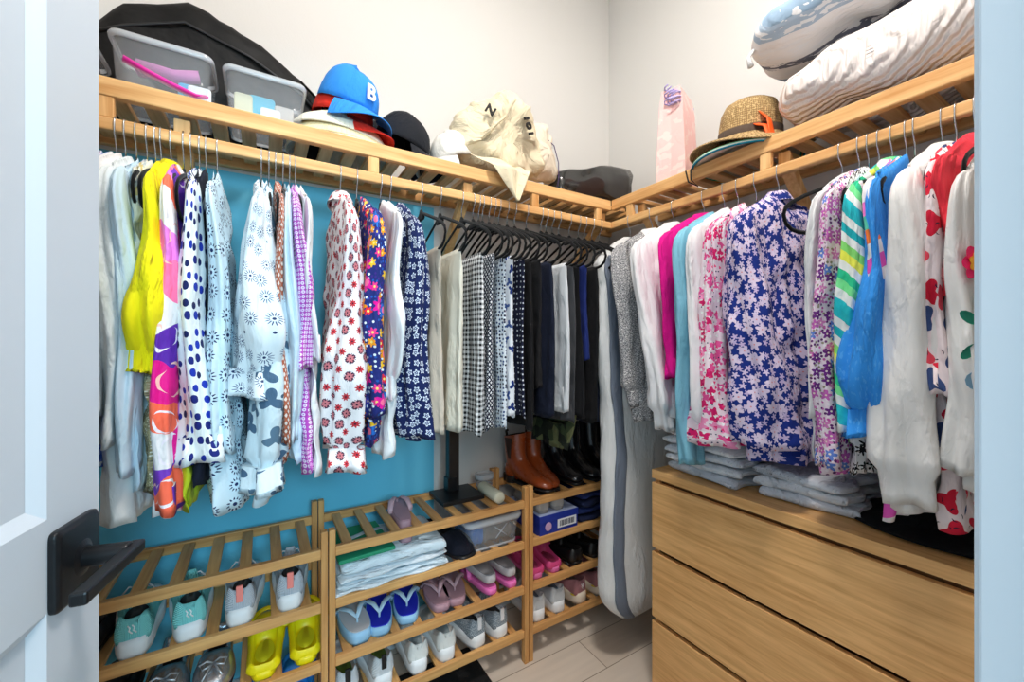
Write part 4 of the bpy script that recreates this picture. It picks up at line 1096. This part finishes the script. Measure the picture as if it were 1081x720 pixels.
def quilt_relief():
    m = quilt; t = m.node_tree; b = t.nodes['Principled BSDF']
    uvn = t.nodes.new('ShaderNodeUVMap'); wv = t.nodes.new('ShaderNodeTexWave'); wv.inputs['Scale'].default_value = 20; wv.inputs['Distortion'].default_value = 2.5; wv.inputs['Detail Scale'].default_value = 3
    wv.bands_direction = 'X'; mp = t.nodes.new('ShaderNodeMapping'); mp.inputs['Rotation'].default_value = (0, 0, .35); t.links.new(uvn.outputs[0], mp.inputs[0]); t.links.new(mp.outputs[0], wv.inputs['Vector'])
    bp = t.nodes.new('ShaderNodeBump'); bp.inputs['Strength'].default_value = .7; bp.inputs['Distance'].default_value = .012
    t.links.new(wv.outputs['Fac'], bp.inputs['Height']); t.links.new(bp.outputs[0], b.inputs['Normal'])
quilt_relief()
pillow('pillow', 'long white quilted pillow lying on the right shelf', (1.44, .365, SZ + .112), (.165, .29, .11), (R(2), R(4), 0), quilt, 3)
pat = fabric('blue_grey_band_pillowcase', (240, 238, 238), [dict(t='stripe', s=4.2, rot=PI / 2, c=[(240, 238, 238), (240, 238, 238), (150, 176, 200), (176, 194, 212), (240, 238, 238), (240, 238, 238), (240, 238, 238), (110, 112, 126)]), dict(t='noise', s=24, ax=4, th=.55, c=[(238, 238, 240)])])
p2 = pillow('pillow', 'white pillow with blue and grey woven bands on top of the quilted one', (1.43, .405, SZ + .335), (.17, .325, .085), (R(-3), R(6), R(2)), pat, 8)
MB().tube([(-.10, .30, -.02), (-.115, .31, -.05), (-.11, .305, -.08)], [.004, .006, .009], 8).build('tassel', white_c, p2)

# ================================================================== shoes
def outline(L, w, n=40, heel=.80, toe=.9):
    pts = []
    for k in range(n):
        a = 2 * PI * k / n; y = L / 2 - L / 2 * math.cos(a); t = y / L
        ww = w * (heel + (1 - heel) * min(1, max(0, (t - .2) / .45)) ** 1.5)
        if .2 < t < .5: ww *= 1 - .06 * math.sin((t - .2) / .3 * PI)
        pts.append((ww * sgp(math.sin(a), .5), y))
    return pts
def sole_mesh(L, w, z0, z1, flare=1.06, arch=0, n=44):
    O = outline(L, w, n); c = Vector((0, L / 2, 0)); rg = []
    def rr(q, z, zz=0): return [Vector((c.x + (x - c.x) * q, c.y + (y - c.y) * (1 + (q - 1) * .4), z)) for x, y in O]
    rg = [rr(.8, z0), rr(flare - .04, z0), rr(flare, z0 + (z1 - z0) * .25), rr(flare, z0 + (z1 - z0) * .6), rr(flare - .03, z1), rr(.9, z1), rr(.5, z1 - .001)]
    return MB().loft(rg, cap0=True, cap1=True)
def upper_mesh(L, w, prof, z0):
    # prof rows: (t, width factor, collar height, inner height)
    rg = []
    P = []
    for i in range(len(prof) - 1):
        k = 3
        for j in range(k):
            f = j / k; P.append([prof[i][q] * (1 - f) + prof[i + 1][q] * f for q in range(4)])
    P.append(prof[-1])
    for t, wf, zc, zi in P:
        y = L * t; ww = w * wf; open_ = zi < zc - .006
        half = [(ww * .9, z0), (ww * 1.0, z0 + (zc - z0) * .22), (ww * .97, z0 + (zc - z0) * .5), (ww * .86, z0 + (zc - z0) * .8), (ww * .74, zc),
                (ww * .62 if open_ else ww * .55, zc - .001 if open_ else zc + (zi - zc) * .6), (ww * .55 if open_ else ww * .32, zi if open_ else zc + (zi - zc) * .9), (0, zi)]
        ring = [Vector((x, y, z)) for x, z in half] + [Vector((-x, y, z)) for x, z in reversed(half[:-1])]
        rg.append(ring)
    return MB().loft(rg, cap0=True, cap1=True)
SNK = [(.0, .30, .088, .078), (.012, .52, .098, .094), (.04, .66, .101, .085), (.055, .70, .100, .045), (.15, .74, .088, .04), (.28, .74, .074, .04), (.40, .78, .080, .04), (.45, .80, .092, .05), (.48, .82, .096, .104), (.58, .92, .082, .096), (.70, .98, .062, .078), (.82, .96, .05, .062), (.91, .80, .042, .052), (.965, .55, .034, .042), (1.0, .2, .026, .03)]
LOAF = [(.0, .30, .05, .045), (.012, .52, .062, .058), (.04, .68, .064, .055), (.055, .72, .064, .02), (.2, .74, .052, .018), (.40, .78, .044, .018), (.52, .86, .048, .022), (.56, .9, .052, .06), (.70, .98, .05, .062), (.82, .96, .044, .055), (.91, .80, .038, .046), (.965, .55, .032, .036), (1.0, .2, .022, .024)]
CLOG = [(.0, .40, .035, .032), (.012, .62, .044, .042), (.04, .78, .046, .038), (.055, .84, .046, .02), (.2, .88, .045, .018), (.40, .92, .05, .018), (.50, .98, .07, .024), (.54, 1.0, .075, .084), (.66, 1.04, .07, .086), (.80, 1.0, .056, .072), (.91, .84, .042, .054), (.965, .6, .032, .038), (1.0, .25, .02, .022)]
SN = [0]
def shoe(kind, x, y, z, rz, label, up, sole, group, L=.262, w=.046, lining=None, lace=None, tab=None, mark=None, rx=0, name=None, cat='shoe', hs=1.0, tongue=True):
    nm = name or {'snk': 'sneaker', 'loaf': 'loafer', 'clog': 'clog'}[kind]
    t = empty(nm, (x, y, z), rz, label, cat, group, rx=rx)
    prof = {'snk': SNK, 'loaf': LOAF, 'clog': CLOG}[kind]
    sh = {'snk': .044, 'loaf': .012, 'clog': .022}[kind]
    prof = [(a, b, sh * .5 + (c - sh * .5) * hs, sh * .5 + (d - sh * .5) * hs) for a, b, c, d in prof]
    sole_mesh(L, w, 0, sh, 1.14 if kind == 'snk' else 1.08).build('sole', sole, t)
    upper_mesh(L - .006, w * 1.08, prof, sh * .75).build('upper', up, t)
    if lining:
        MB().loft([[Vector((ww * math.cos(a), L * (.25 + .185 * math.sin(a)), zz)) for a in [2 * PI * k / 24 for k in range(24)]] for ww, zz in ((w * .52, sh * .5 + (.047 if kind == 'snk' else .026) * hs), (w * .3, sh * .5 + (.048 if kind == 'snk' else .027) * hs))], cap1=True).build('insole', lining, t)
    if kind == 'snk' and lace:
        m = MB()
        for k in range(4):
            yy = L * (.50 + .065 * k); zz = (.106 - .009 * k - .01) * 1
            hw = .017
            m.tube([(-hw, yy, zz - .004), (0, yy + .003, zz + .006), (hw, yy, zz - .004)], .0026, 6)
        m.tube([(0, L * .48, .108), (.02, L * .44, .118), (.034, L * .43, .10), (.03, L * .47, .095)], .002, 6)
        m.tube([(0, L * .48, .108), (-.02, L * .44, .12), (-.036, L * .42, .10), (-.03, L * .47, .095)], .002, 6)
        m.build('laces', lace, t)
    if kind == 'snk' and tongue:
        MB().loft([[Vector((s * (.020 - .003 * k), L * (.50 - .028 * k) + d, .088 + .014 * k)) for s, d in ((-1, 0), (0, -.004), (1, 0), (1, .006), (0, .004), (-1, .006))] for k in range(4)], cap0=True, cap1=True).build('tongue', up, t)
    if tab:
        MB().box(-.008, .008, -.0035, .004, .062, .106).build('heel_tab', tab, t, bevel=.002)
    if mark:
        m = MB()
        for s in (-1, 1): m.tube([(s * .004 - .004, -.0035, .080), (s * .004, -.0045, .074), (s * .004 - .002, -.0045, .068), (s * .004 + .004, -.004, .060)], .0016, 5)
        m.build('logo', mark, t)
    if kind == 'clog' and group and 'clogs' in group:
        pts = [(w * 1.12 * math.cos(a), L * .50 + L * .34 * math.sin(a) * .7, .052 + .035 * math.sin(a)) for a in [PI * k / 16 for k in range(17)]]
        MB().tube(pts, .0075, 8, flat=.45, up=(0, 0, 1)).build('heel_strap', up, t)
    return t
white_s = plain('white_rubber', (236, 238, 240), .5); knit_w = fabric('white_knit_upper', (224, 228, 232), rib=260)
aqua_s = fabric('aqua_knit_upper', (136, 222, 220), rib=260); grey_s = fabric('pale_grey_mesh', (196, 204, 214), rib=240); gk = fabric('grey_marl_knit', (120, 132, 142), [dict(t='noise', s=260, th=.52, c=[(176, 186, 194)])])
yel = plain('yellow_foam', (248, 228, 8), .45); yel_in = plain('olive_footbed', (206, 198, 14), .6)
blk = plain('black_shoe_leather', (20, 20, 22), .4); pinkt = plain('coral_tab', (244, 140, 130), .7); lace_w = plain('white_lace', (232, 234, 238), .8)
Zs = [l - .004 for l in LEV]
def pair(fn, xs, **k):
    return [fn(x, s) for x, s in zip(xs, ('left', 'right'))]
# nearest rack
for x, s in ((-.267, 'left'), (-.158, 'right')):
    shoe('snk', x, 1.318, Zs[1], R(5), f'{s} shoe of the aqua sneakers on the rack nearest the door', aqua_s, white_s, 'pair of aqua sneakers', lining=M['velvet'], lace=lace_w, mark=plain('white_logo_ink', (245, 250, 252), .5))
for x, s in ((-.052, 'left'), (.068, 'right')):
    shoe('snk', x, 1.318, Zs[1], R(-3), f'{s} shoe of the pale grey sneakers with coral heel tabs', grey_s, white_s, 'pair of pale grey sneakers', lining=M['velvet'], lace=lace_w, tab=pinkt)
shoe('loaf', -.375, 1.318, Zs[1], 0, 'black shoe half hidden by the door handle', blk, blk, None, lining=blk)
shoe('loaf', -.205, 1.325, Zs[1] , R(4), 'black flat wedged between the two aqua sneakers', blk, blk, None, w=.012, L=.24) if False else None
for x, s in ((.002, 'left'), (.108, 'right')):
    shoe('clog', x, 1.318, Zs[2], R(-4), f'{s} one of the bright yellow foam clogs', yel, yel, 'pair of yellow clogs', lining=yel_in, w=.046)
for x, s in ((-.215, 'left'), (-.112, 'right')):
    t = shoe('loaf', x, 1.56, Zs[2], PI, f'{s} silver flat with a bow, on the third tier nearest the door', plain('silver_leather', (190, 192, 198), .25, .8), blk, 'pair of silver bow flats', L=.245, lining=M['velvet'])
    m = MB(); 
    for q in (-1, 1): m.tube([(0, .20, .066), (q * .014, .205, .078), (q * .03, .205, .072), (q * .024, .21, .060), (0, .20, .064)], .0026, 6); m.tube([(0, .20, .066), (q * .012, .225, .062), (q * .022, .24, .052)], .002, 6)
    m.build('bow', plain('silver_ribbon', (206, 208, 214), .3, .6), t)
for x, s in ((-.43, 'left'), (-.325, 'right')):
    shoe('loaf', x, 1.318, Zs[2], 0, f'{s} black flat on the third tier beside the door', blk, blk, 'pair of black flats', lining=blk)
bl = plain('bright_blue_foam', (30, 130, 214), .5)
for x, s in ((-.0, 'left'), (.095, 'right')):
    shoe('clog', x, 1.318, Zs[3], 0, f'{s} blue clog on the lowest tier nearest the door', bl, bl, 'pair of blue clogs', lining=plain('navy_footbed', (20, 50, 120), .6))
# flip-flops
def flip(x, y, z, rz, label, foot, strap, group, th=.022, L=.25, w=.045, edge=None, slide=False, rx=0, name=None):
    t = empty(name or ('slide_sandal' if slide else 'flip_flop'), (x, y, z), rz, label, 'sandal', group, rx=rx)
    sole_mesh(L, w, 0, th, 1.0).build('sole', edge or foot, t)
    O = outline(L, w * .92); n = len(O)
    MB().prism([(a, .006 + b * .955) for a, b in O], th, th + .0025).build('footbed', foot, t)
    if slide:
        rg = []
        for k in range(13):
            a = PI * k / 12; rg.append([Vector((w * 1.02 * math.cos(a), L * (.52 + q), th * .6 + (.045 + h) * math.sin(a) ** .8)) for q, h in ((0, 0), (.12, .006), (.26, -.012), (.26, -.016), (.12, .002), (0, -.004))])
        MB().loft(rg, cap0=True, cap1=True).build('strap', strap, t)
    else:
        m = MB(); ap = (0, L * .78, th + .016)
        m.tube([(0, L * .79, th), (0, L * .785, th + .012), ap], .0035, 8)
        for q in (-1, 1):
            m.tube([ap, (q * w * .35, L * .68, th + .030), (q * w * .75, L * .56, th + .028), (q * w * .97, L * .46, th + .008), (q * w * .96, L * .44, th - .006)], [.005, .0085, .0105, .0095, .007], 8, flat=.35, up=(0, 0, 1))
        m.build('strap', strap, t)
    return t
lb = plain('pale_blue_foam', (150, 196, 228), .6); lb2 = plain('ice_blue_strap', (190, 220, 240), .5); rb = plain('royal_blue_foam', (30, 40, 190), .5)
mv = plain('mauve_foam', (178, 140, 152), .6); mv2 = plain('mauve_strap', (196, 162, 172), .4); gy = plain('light_grey_foam', (196, 196, 200), .6); gy2 = plain('grey_footbed', (150, 150, 156), .7); pk = plain('bubblegum_foam', (240, 120, 196), .5)
z2 = Zs[2]
flip(.238, 1.565, z2, PI + R(6), 'pale blue thick-soled flip-flop nearest the front of its tier', gy, lb2, 'pale blue flip-flops', th=.036, edge=lb)
flip(.222, 1.570, z2, PI + R(-4), 'pale blue flip-flop beside the rack post', lb, lb2, 'pale blue flip-flops', th=.02, w=.034) if False else None
flip(.362, 1.565, z2, PI + R(-10), 'left flip-flop with royal blue footbed and pale strap', rb, lb2, 'royal blue flip-flops', th=.028, edge=lb)
flip(.462, 1.570, z2, PI + R(-12), 'right sandal with royal blue footbed and pale sole', rb, lb2, 'royal blue flip-flops', th=.028, edge=lb, slide=False)
flip(.556, 1.572, z2, PI + R(-6), 'left mauve flip-flop in the middle of the tier', mv, mv2, 'mauve flip-flops', th=.024, w=.042)
flip(.645, 1.570, z2, PI + R(-14), 'right mauve flip-flop in the middle of the tier', mv, mv2, 'mauve flip-flops', th=.024, w=.044)
for x, s in ((.725, 'left'), (.812, 'right')):
    flip(x, 1.318, z2, R(3), f'{s} pink-soled slide under the grey ones', pk, pk, 'pink slides', th=.022, w=.040, slide=False, name='slide_sandal')
    flip(x - .002, 1.322, z2 + .040, R(3), f'{s} light grey slide stacked on a pink sole', gy2, gy, 'light grey slides', th=.030, w=.041, edge=gy, slide=True) if False else flip(x - .002, 1.322, z2 + .042, R(3), f'{s} light grey slide stacked on the pink one', gy2, gy, 'light grey slides', th=.028, w=.041, edge=gy, slide=True)
z3 = Zs[3]
gl = fabric('olive_lining', (84, 110, 40))
for x, s in ((.222, 'left'), (.33, 'right')):
    shoe('snk', x, 1.318, z3, R(2), f'{s} white sneaker with olive lining and black heel tab', knit_w, white_s, 'white sneakers with olive lining', lining=gl, tab=blk, lace=lace_w)
for x, s in ((.445, 'left'), (.545, 'right')):
    shoe('snk', x, 1.318, z3, R(-4), f'{s} plain white slip-on sneaker on the lowest tier of the middle rack', fabric('white_leather_upper', (226, 226, 222)), white_s, 'plain white slip-ons', lining=plain('grey_insole', (140, 160, 168), .7), tongue=False)
for x, s in ((.668, 'left'), (.762, 'right')):
    shoe('snk', x, 1.318, z3, R(8), f'{s} grey knit sneaker with white sole', gk, white_s, 'grey knit sneakers', lining=M['velvet'], tab=lace_w)
# corner rack
for x, s in ((.925, 'left'), (1.012, 'right')):
    shoe('clog', x, 1.318, z2, R(-4), f'{s} raspberry pink clog on the corner rack', plain('raspberry_foam', (214, 70, 130), .5), plain('pink_foam_sole', (226, 110, 170), .5), 'raspberry clogs pair', lining=plain('rose_footbed', (170, 60, 100), .6), L=.24, w=.04)
for x, s in ((1.13, 'left'), (1.235, 'right')):
    shoe('loaf', x, 1.318, z2, R(2), f'{s} black shoe beside the raspberry clogs', blk, blk, 'black shoes on the corner rack', lining=blk)
for x, s in ((.93, 'left'), (1.03, 'right')):
    shoe('snk', x, 1.318, z3, R(-5), f'{s} white sneaker on the lowest tier of the corner rack', knit_w, white_s, 'white sneakers on the corner rack', lining=plain('blue_grey_insole', (110, 130, 146), .7), lace=lace_w)
mp = fabric('mauve_knit_upper', (178, 122, 128), rib=240)
for x, s in ((1.15, 'left'), (1.265, 'right')):
    t = shoe('snk', x, 1.318, z3, R(6), f'{s} dusty pink sneaker with a yellow and cream sole', mp, plain('cream_foam', (226, 210, 190), .5), 'dusty pink sneakers', lining=plain('taupe_insole', (120, 110, 110), .7), lace=lace_w, mark=plain('pale_logo', (240, 232, 236), .5))
    MB().ell((0, .03, .033), (.036, .034, .012)).build('heel_cushion', plain('yellow_gel', (226, 200, 40), .4), t)
# boots on the corner rack
def boot(x, y, rz, label, mat, group, el, h=.205):
    t = empty('ankle_boot', (x, y, Zs[0]), rz, label, 'boot', group)
    n = 32; rg = []
    secs = [  # centre y, centre z, tilt, half width, half length
        (.055, h, 0, .042, .052), (.055, h - .05, 0, .041, .050), (.058, .115, 6, .037, .050), (.065, .085, 24, .036, .056), (.092, .062, 50, .038, .050), (.135, .045, 72, .042, .034), (.18, .038, 84, .045, .027), (.22, .032, 90, .042, .021), (.25, .028, 92, .030, .015), (.262, .026, 92, .012, .008)]
    for cy, cz, tl, a, b in secs:
        T_ = R(tl)
        rg.append([Vector((a * math.cos(q), cy + b * math.sin(q) * math.cos(T_), cz + b * math.sin(q) * math.sin(T_) + (.012 * math.sin(q) if cz > .19 else 0))) for q in [2 * PI * k / n for k in range(n)]])
    # heel counter filling
    m = MB().loft(rg, cap1=True)
    m.ell((0, .045, .05), (.034, .042, .055), 24, 12)
    m.build('boot_upper', mat, t, sub=1)
    ring = rg[0]; c = sum(ring, Vector()) / n
    MB().loft([ring, [c + (p - c) * .92 for p in ring], [c + (p - c) * .86 - Vector((0, 0, .08)) for p in ring]], cap1=True).build('lining', M['velvet'], t)
    sole_mesh(.264, .040, .006, .016, 1.04).build('sole', blk, t)
    MB().prism([(p[0] * .82, p[1] * .28) for p in outline(.264, .046)], -.002 + .002, .03).build('heel', blk, t)
    for s in (-1, 1):
        MB().prism([(0, 0), (.001, 0), (.001, .001), (0, .001)], 0, .001)
        pts = [(s * .0425, .035, h - .012), (s * .0425, .075, h - .010), (s * .0395, .064, .105), (s * .0395, .052, .105)]
        vs = [Vector(p) for p in pts] + [Vector((p[0] - s * .004, p[1], p[2])) for p in pts]
        MB().add(vs, [(0, 1, 2, 3), (0, 4, 5, 1), (1, 5, 6, 2), (2, 6, 7, 3), (3, 7, 4, 0)]).build('elastic_gusset', el, t)
    MB().tube([(0, .006, h - .02), (0, .0, h + .004), (0, .003, h + .018), (0, .010, h + .006)], .008, 8, flat=.3).build('pull_tab', el, t)
    return t
brn = plain('chestnut_leather', (150, 66, 26), .28, coat=.4); dbrn = plain('brown_elastic', (58, 34, 24), .8); bblk = plain('black_boot_leather', (22, 22, 25), .25, coat=.4); eblk = plain('black_elastic', (14, 14, 16), .9)
boot(.925, 1.565, PI + R(14), 'left chestnut ankle boot, toe towards the room', brn, 'chestnut ankle boots', dbrn)
boot(1.035, 1.575, PI - R(6), 'right chestnut ankle boot beside the black boots', brn, 'chestnut ankle boots', dbrn)
boot(1.145, 1.575, PI - R(2), 'left black ankle boot on the corner rack', bblk, 'black ankle boots', eblk, .225)
boot(1.255, 1.578, PI - R(4), 'right black ankle boot on the corner rack', bblk, 'black ankle boots', eblk, .225)
boot(1.37, 1.578, PI - R(3), 'left tall black boot behind the garment bag', bblk, 'pair of taller black boots', eblk, .26)
boot(1.48, 1.578, PI - R(3), 'right tall black boot behind the garment bag', bblk, 'pair of taller black boots', eblk, .26)

# ------------------------------------------------------------------ things on and in the middle rack
def folded(name, label, x, y, z, w, d, h, mat, rz=0, seed=0, group=None, cat='folded clothes', wav=.004):
    rg = []; n = 40
    for i in range(25):
        f = -1 + 2 * i / 24; e = 1 if abs(f) < .94 else 1 - ((abs(f) - .94) / .06) ** 2 * .45
        ring = []
        for k in range(n):
            a = 2 * PI * k / n
            ring.append(Vector((w / 2 * f, d / 2 * sgp(math.cos(a), .35) + .006 * math.sin(7 * f + seed), h / 2 + h / 2 * e * sgp(math.sin(a), .6))))
        rg.append(ring)
    m = MB().loft(rg, cap0=True, cap1=True)
    m.v = [tuple(Vector(p) + nz(p, 16, wav, seed)) for p in m.v]; m.v = [(p[0], p[1], max(0, p[2])) for p in m.v]
    o = m.build(name, mat); o.location = (x, y, z); o.rotation_euler = (0, 0, rz)
    return tag(o, label, cat, group)
tw = fabric('pale_towel', (216, 232, 242), bump=.6, bscale=2); tw2 = fabric('white_towel', (228, 236, 242), bump=.6, bscale=2)
z1 = Zs[1]
yc = 1.425
for k, (h, ww, dx, rz, lb_) in enumerate(((.016, .36, .0, 1, 'bottom white towel of the folded stack on the middle rack'), (.016, .345, .004, -2, 'second white towel from the bottom of the stack'), (.018, .34, .002, 2, 'third white towel from the bottom of the stack'), (.045, .325, .006, -1, 'thick rolled top towel of the folded stack'))):
    folded('folded_towel', lb_, .362 + dx, yc, z1 + [0, .017, .034, .053][k], ww, .25, h, tw if k % 2 else tw2, R(rz), k * 3 + 1, 'white folded towels on the middle rack', 'towel')
def green_bag():
    t = empty('paper_bag', (.272, 1.415, z1 + .0995), R(3), 'flat green paper bag with a white swoosh line, on the towels', 'bag')
    MB().box(-.085, .085, -.115, .11, 0, .012).build('bag_body', plain('green_paper', (20, 140, 100), .6), t, bevel=.003)
    MB().tube([(.085, .04, .0125), (.03, .035, .0125), (-.04, .01, .0125), (-.066, -.03, .0125), (-.05, -.06, .0125), (0, -.055, .0125), (.06, -.03, .0125), (.085, -.028, .0125)], .011, 8, flat=.08, up=(0, 0, 1)).build('white_line', plain('white_print', (206, 224, 238), .6), t)
green_bag()
for k in (0, 1):
    flip(.405 + .0 * k, 1.325 + .01 * k, z1 + .100 + .042 * k, R(-6), ('lower' if k == 0 else 'upper') + ' mauve slide resting on the towels', mv, mv2, 'mauve slides on the towels', th=.026, L=.22, w=.036, edge=mv, slide=False, name='slide_sandal')
shoe('loaf', .575, 1.562, z1, PI + R(10), 'dark navy slipper between the towels and the clear box', fabric('midnight_slipper_felt', (18, 22, 36)), blk, None, lining=blk, w=.05, name='slipper')
grey_lid = plain('smoky_lid', (176, 188, 200), .3, alpha=.7)
cb = bin_('storage_box', 'clear lidded box marked with an X on the middle rack', .735, 1.425, z1, .225, .215, .105, 0, M['clear_rim'])
MB().tube([(-.0, -.099, .075), (.05, -.0985, .035)], .0022, 5).tube([(.052, -.0985, .078), (.004, -.099, .032)], .0022, 5).build('marker_cross', plain('grey_marker', (190, 196, 204), .6), cb)
folded('cloth_bundle', 'grey-beige cloth bundle inside the clear lidded box', .76, 1.43, z1 + .006, .12, .16, .07, fabric('greige_cloth', (130, 126, 122)), 0, 5, None, 'cloth')
folded('cloth_bundle', 'blue cloth edge inside the clear lidded box', .675, 1.43, z1 + .006, .05, .16, .085, fabric('blue_cloth', (50, 120, 200)), 0, 6, None, 'cloth')
# black stand on top of the middle rack
def stand():
    t = empty('metal_stand', (.648, 1.478, Zs[0]), 0, 'black metal stand with a square base on the middle rack', 'stand')
    MB().box(-.085, .085, -.075, .075, 0, .016).build('base', M['black_plastic'], t, bevel=.003)
    MB().box(-.022, .022, .022, .058, .016, .72).build('pole', M['black_plastic'], t, bevel=.002)
    MB().box(-.028, .010, .018, .062, .016, .07).build('pole_foot', M['black_metal'], t, bevel=.002)
stand()
b3 = bin_('small_box', 'small clear lidded box behind the white roll', .800, 1.535, Zs[0], .075, .06, .045, 0, M['clear_rim'])
def roll():
    t = empty('paper_roll', (.758, 1.40, Zs[0] + .022), R(0), 'small white roll lying left of the chestnut boots', 'roll')
    m = MB(); n = 28
    m.loft([[Vector((.023 * q * math.cos(a), y, .022 * q * math.sin(a))) for a in [2 * PI * k / n for k in range(n)]] for y, q in ((-.072, .3), (-.072, .92), (-.068, 1), (.068, 1), (.072, .92), (.072, .3))], cap0=True, cap1=True)
    m.build('roll_body', plain('ivory_paper', (222, 220, 196), .6), t)
roll()
# shoe box with shoes on it
def shoebox():
    t = empty('shoe_box', (1.015, 1.42, z1), R(0), 'blue shoe box with a barcode label on the corner rack', 'box')
    bb = plain('royal_blue_card', (26, 50, 150), .45)
    MB().box(-.095, .095, -.12, .12, 0, .062).build('box_base', bb, t, bevel=.001)
    MB().box(-.0975, .0975, -.1225, .1225, .050, .078).build('box_lid', bb, t, bevel=.001)
    MB().box(-.094, .094, -.119, .119, .078, .0788).build('box_lid_top', plain('pale_blue_card', (176, 190, 224), .6), t)
    MB().box(-.01, .085, -.1236, -.1225, .018, .052).build('label', plain('white_label', (232, 234, 238), .6), t)
    m = MB(); x = .0
    rnd = random.Random(3)
    while x < .075: 
        w_ = rnd.choice((.0014, .0026, .004)); m.box(x, x + w_, -.1240, -.1236, .024, .046); x += w_ + rnd.choice((.0016, .003))
    m.build('barcode', plain('barcode_ink', (30, 32, 60), .6), t)
    MB().ell((-.055, -.1226, .034), (.016, .0012, .017)).build('round_emblem', plain('rose_emblem', (196, 160, 196), .5), t)
shoebox()
for x, s in ((.955, 'left'), (1.03, 'right')):
    shoe('loaf', x, 1.32, z1 + .0795, R(-6), f'{s} light grey flat on top of the blue shoe box', fabric('grey_canvas_upper_' + s, (176, 172, 168)), plain('grey_sole', (150, 146, 142), .6), 'grey flats on the shoe box', lining=plain('beige_insole', (150, 140, 130), .7), L=.23, w=.038)
nv = fabric('navy_folded', (24, 40, 92)); nv2 = fabric('indigo_folded', (18, 28, 60))
for k in range(4):
    folded('folded_jeans', ('lowest', 'second lowest', 'second highest', 'topmost')[k] + ' navy folded garment of the pile on the corner rack', 1.25, 1.43, z1 + .0 + .031 * k, .24 - .01 * k, .25, .03, nv if k % 2 else nv2, R(2 - 3 * (k % 2)), k + 20, 'navy folded pile on the corner rack')
# mat on the floor
def mat_():
    t = MB().loft([[Vector((p[0], p[1], z)) for p in rrect(.26 * q, .20 * q, .01)] for z, q in ((.0, 1), (.006, 1), (.008, .985))], cap0=True, cap1=True).build('floor_mat', plain('black_mat_pile', (14, 14, 16), .95, bump=.8, bs=400))
    t.location = (.44, 1.28, .0); t.rotation_euler = (0, 0, R(0)); tag(t, 'black rectangular mat on the floor under the middle rack', 'mat')
mat_()

# ------------------------------------------------------------------ clothes folded on the chest of drawers
wf = fabric('white_folded_cotton', (240, 242, 246), bump=.8, bscale=1.5); gf = fabric('cool_grey_folded', (224, 228, 236), bump=.8, bscale=1.5)
pos = [(.80, .0, .028, 'lowest'), (.80, .03, .028, 'second lowest'), (.805, .06, .028, 'middle'), (.80, .09, .028, 'second highest'), (.805, .12, .03, 'topmost')]
for k, (yy, dz, h, s) in enumerate(pos):
    folded('folded_shirt', f'{s} white folded shirt of the pile on the chest of drawers', 1.335, yy, DT + dz, .29, .26, h, wf if k % 2 else gf, R((k % 3 - 1) * 4), k + 31, 'white folded shirts on the chest of drawers', wav=.008)
for k in range(3):
    folded('folded_trousers', ('lower', 'middle', 'upper')[k] + ' pale grey folded trousers beside the white pile', 1.355, .535, DT + .028 * k, .27, .22, .027, gf if k != 1 else wf, R(8 - 6 * k), k + 51, 'pale grey folded trousers', wav=.008)
def flat_hat():
    t = empty('felt_hat', (1.375, .285, DT), R(8), 'wide flat black felt hat under the hanging white linen shirt', 'hat')
    n = 64
    def ring(q, z, w=0): return [Vector((.178 * q * math.cos(a), .205 * q * math.sin(a), z + w * math.cos(2 * a))) for a in [2 * PI * k / n for k in range(n)]]
    bf = fabric('black_felt', (12, 12, 14))
    MB().loft([ring(.97, .004), ring(1.0, .007), ring(.98, .012), ring(.6, .014), ring(.52, .02), ring(.48, .06), ring(.42, .072), ring(.1, .074)], cap1=True).build('crown_and_brim', bf, t)
    MB().loft([ring(.97, .004), ring(.6, .002), ring(.4, .0005)], cap1=True).build('brim_underside', bf, t)
flat_hat()
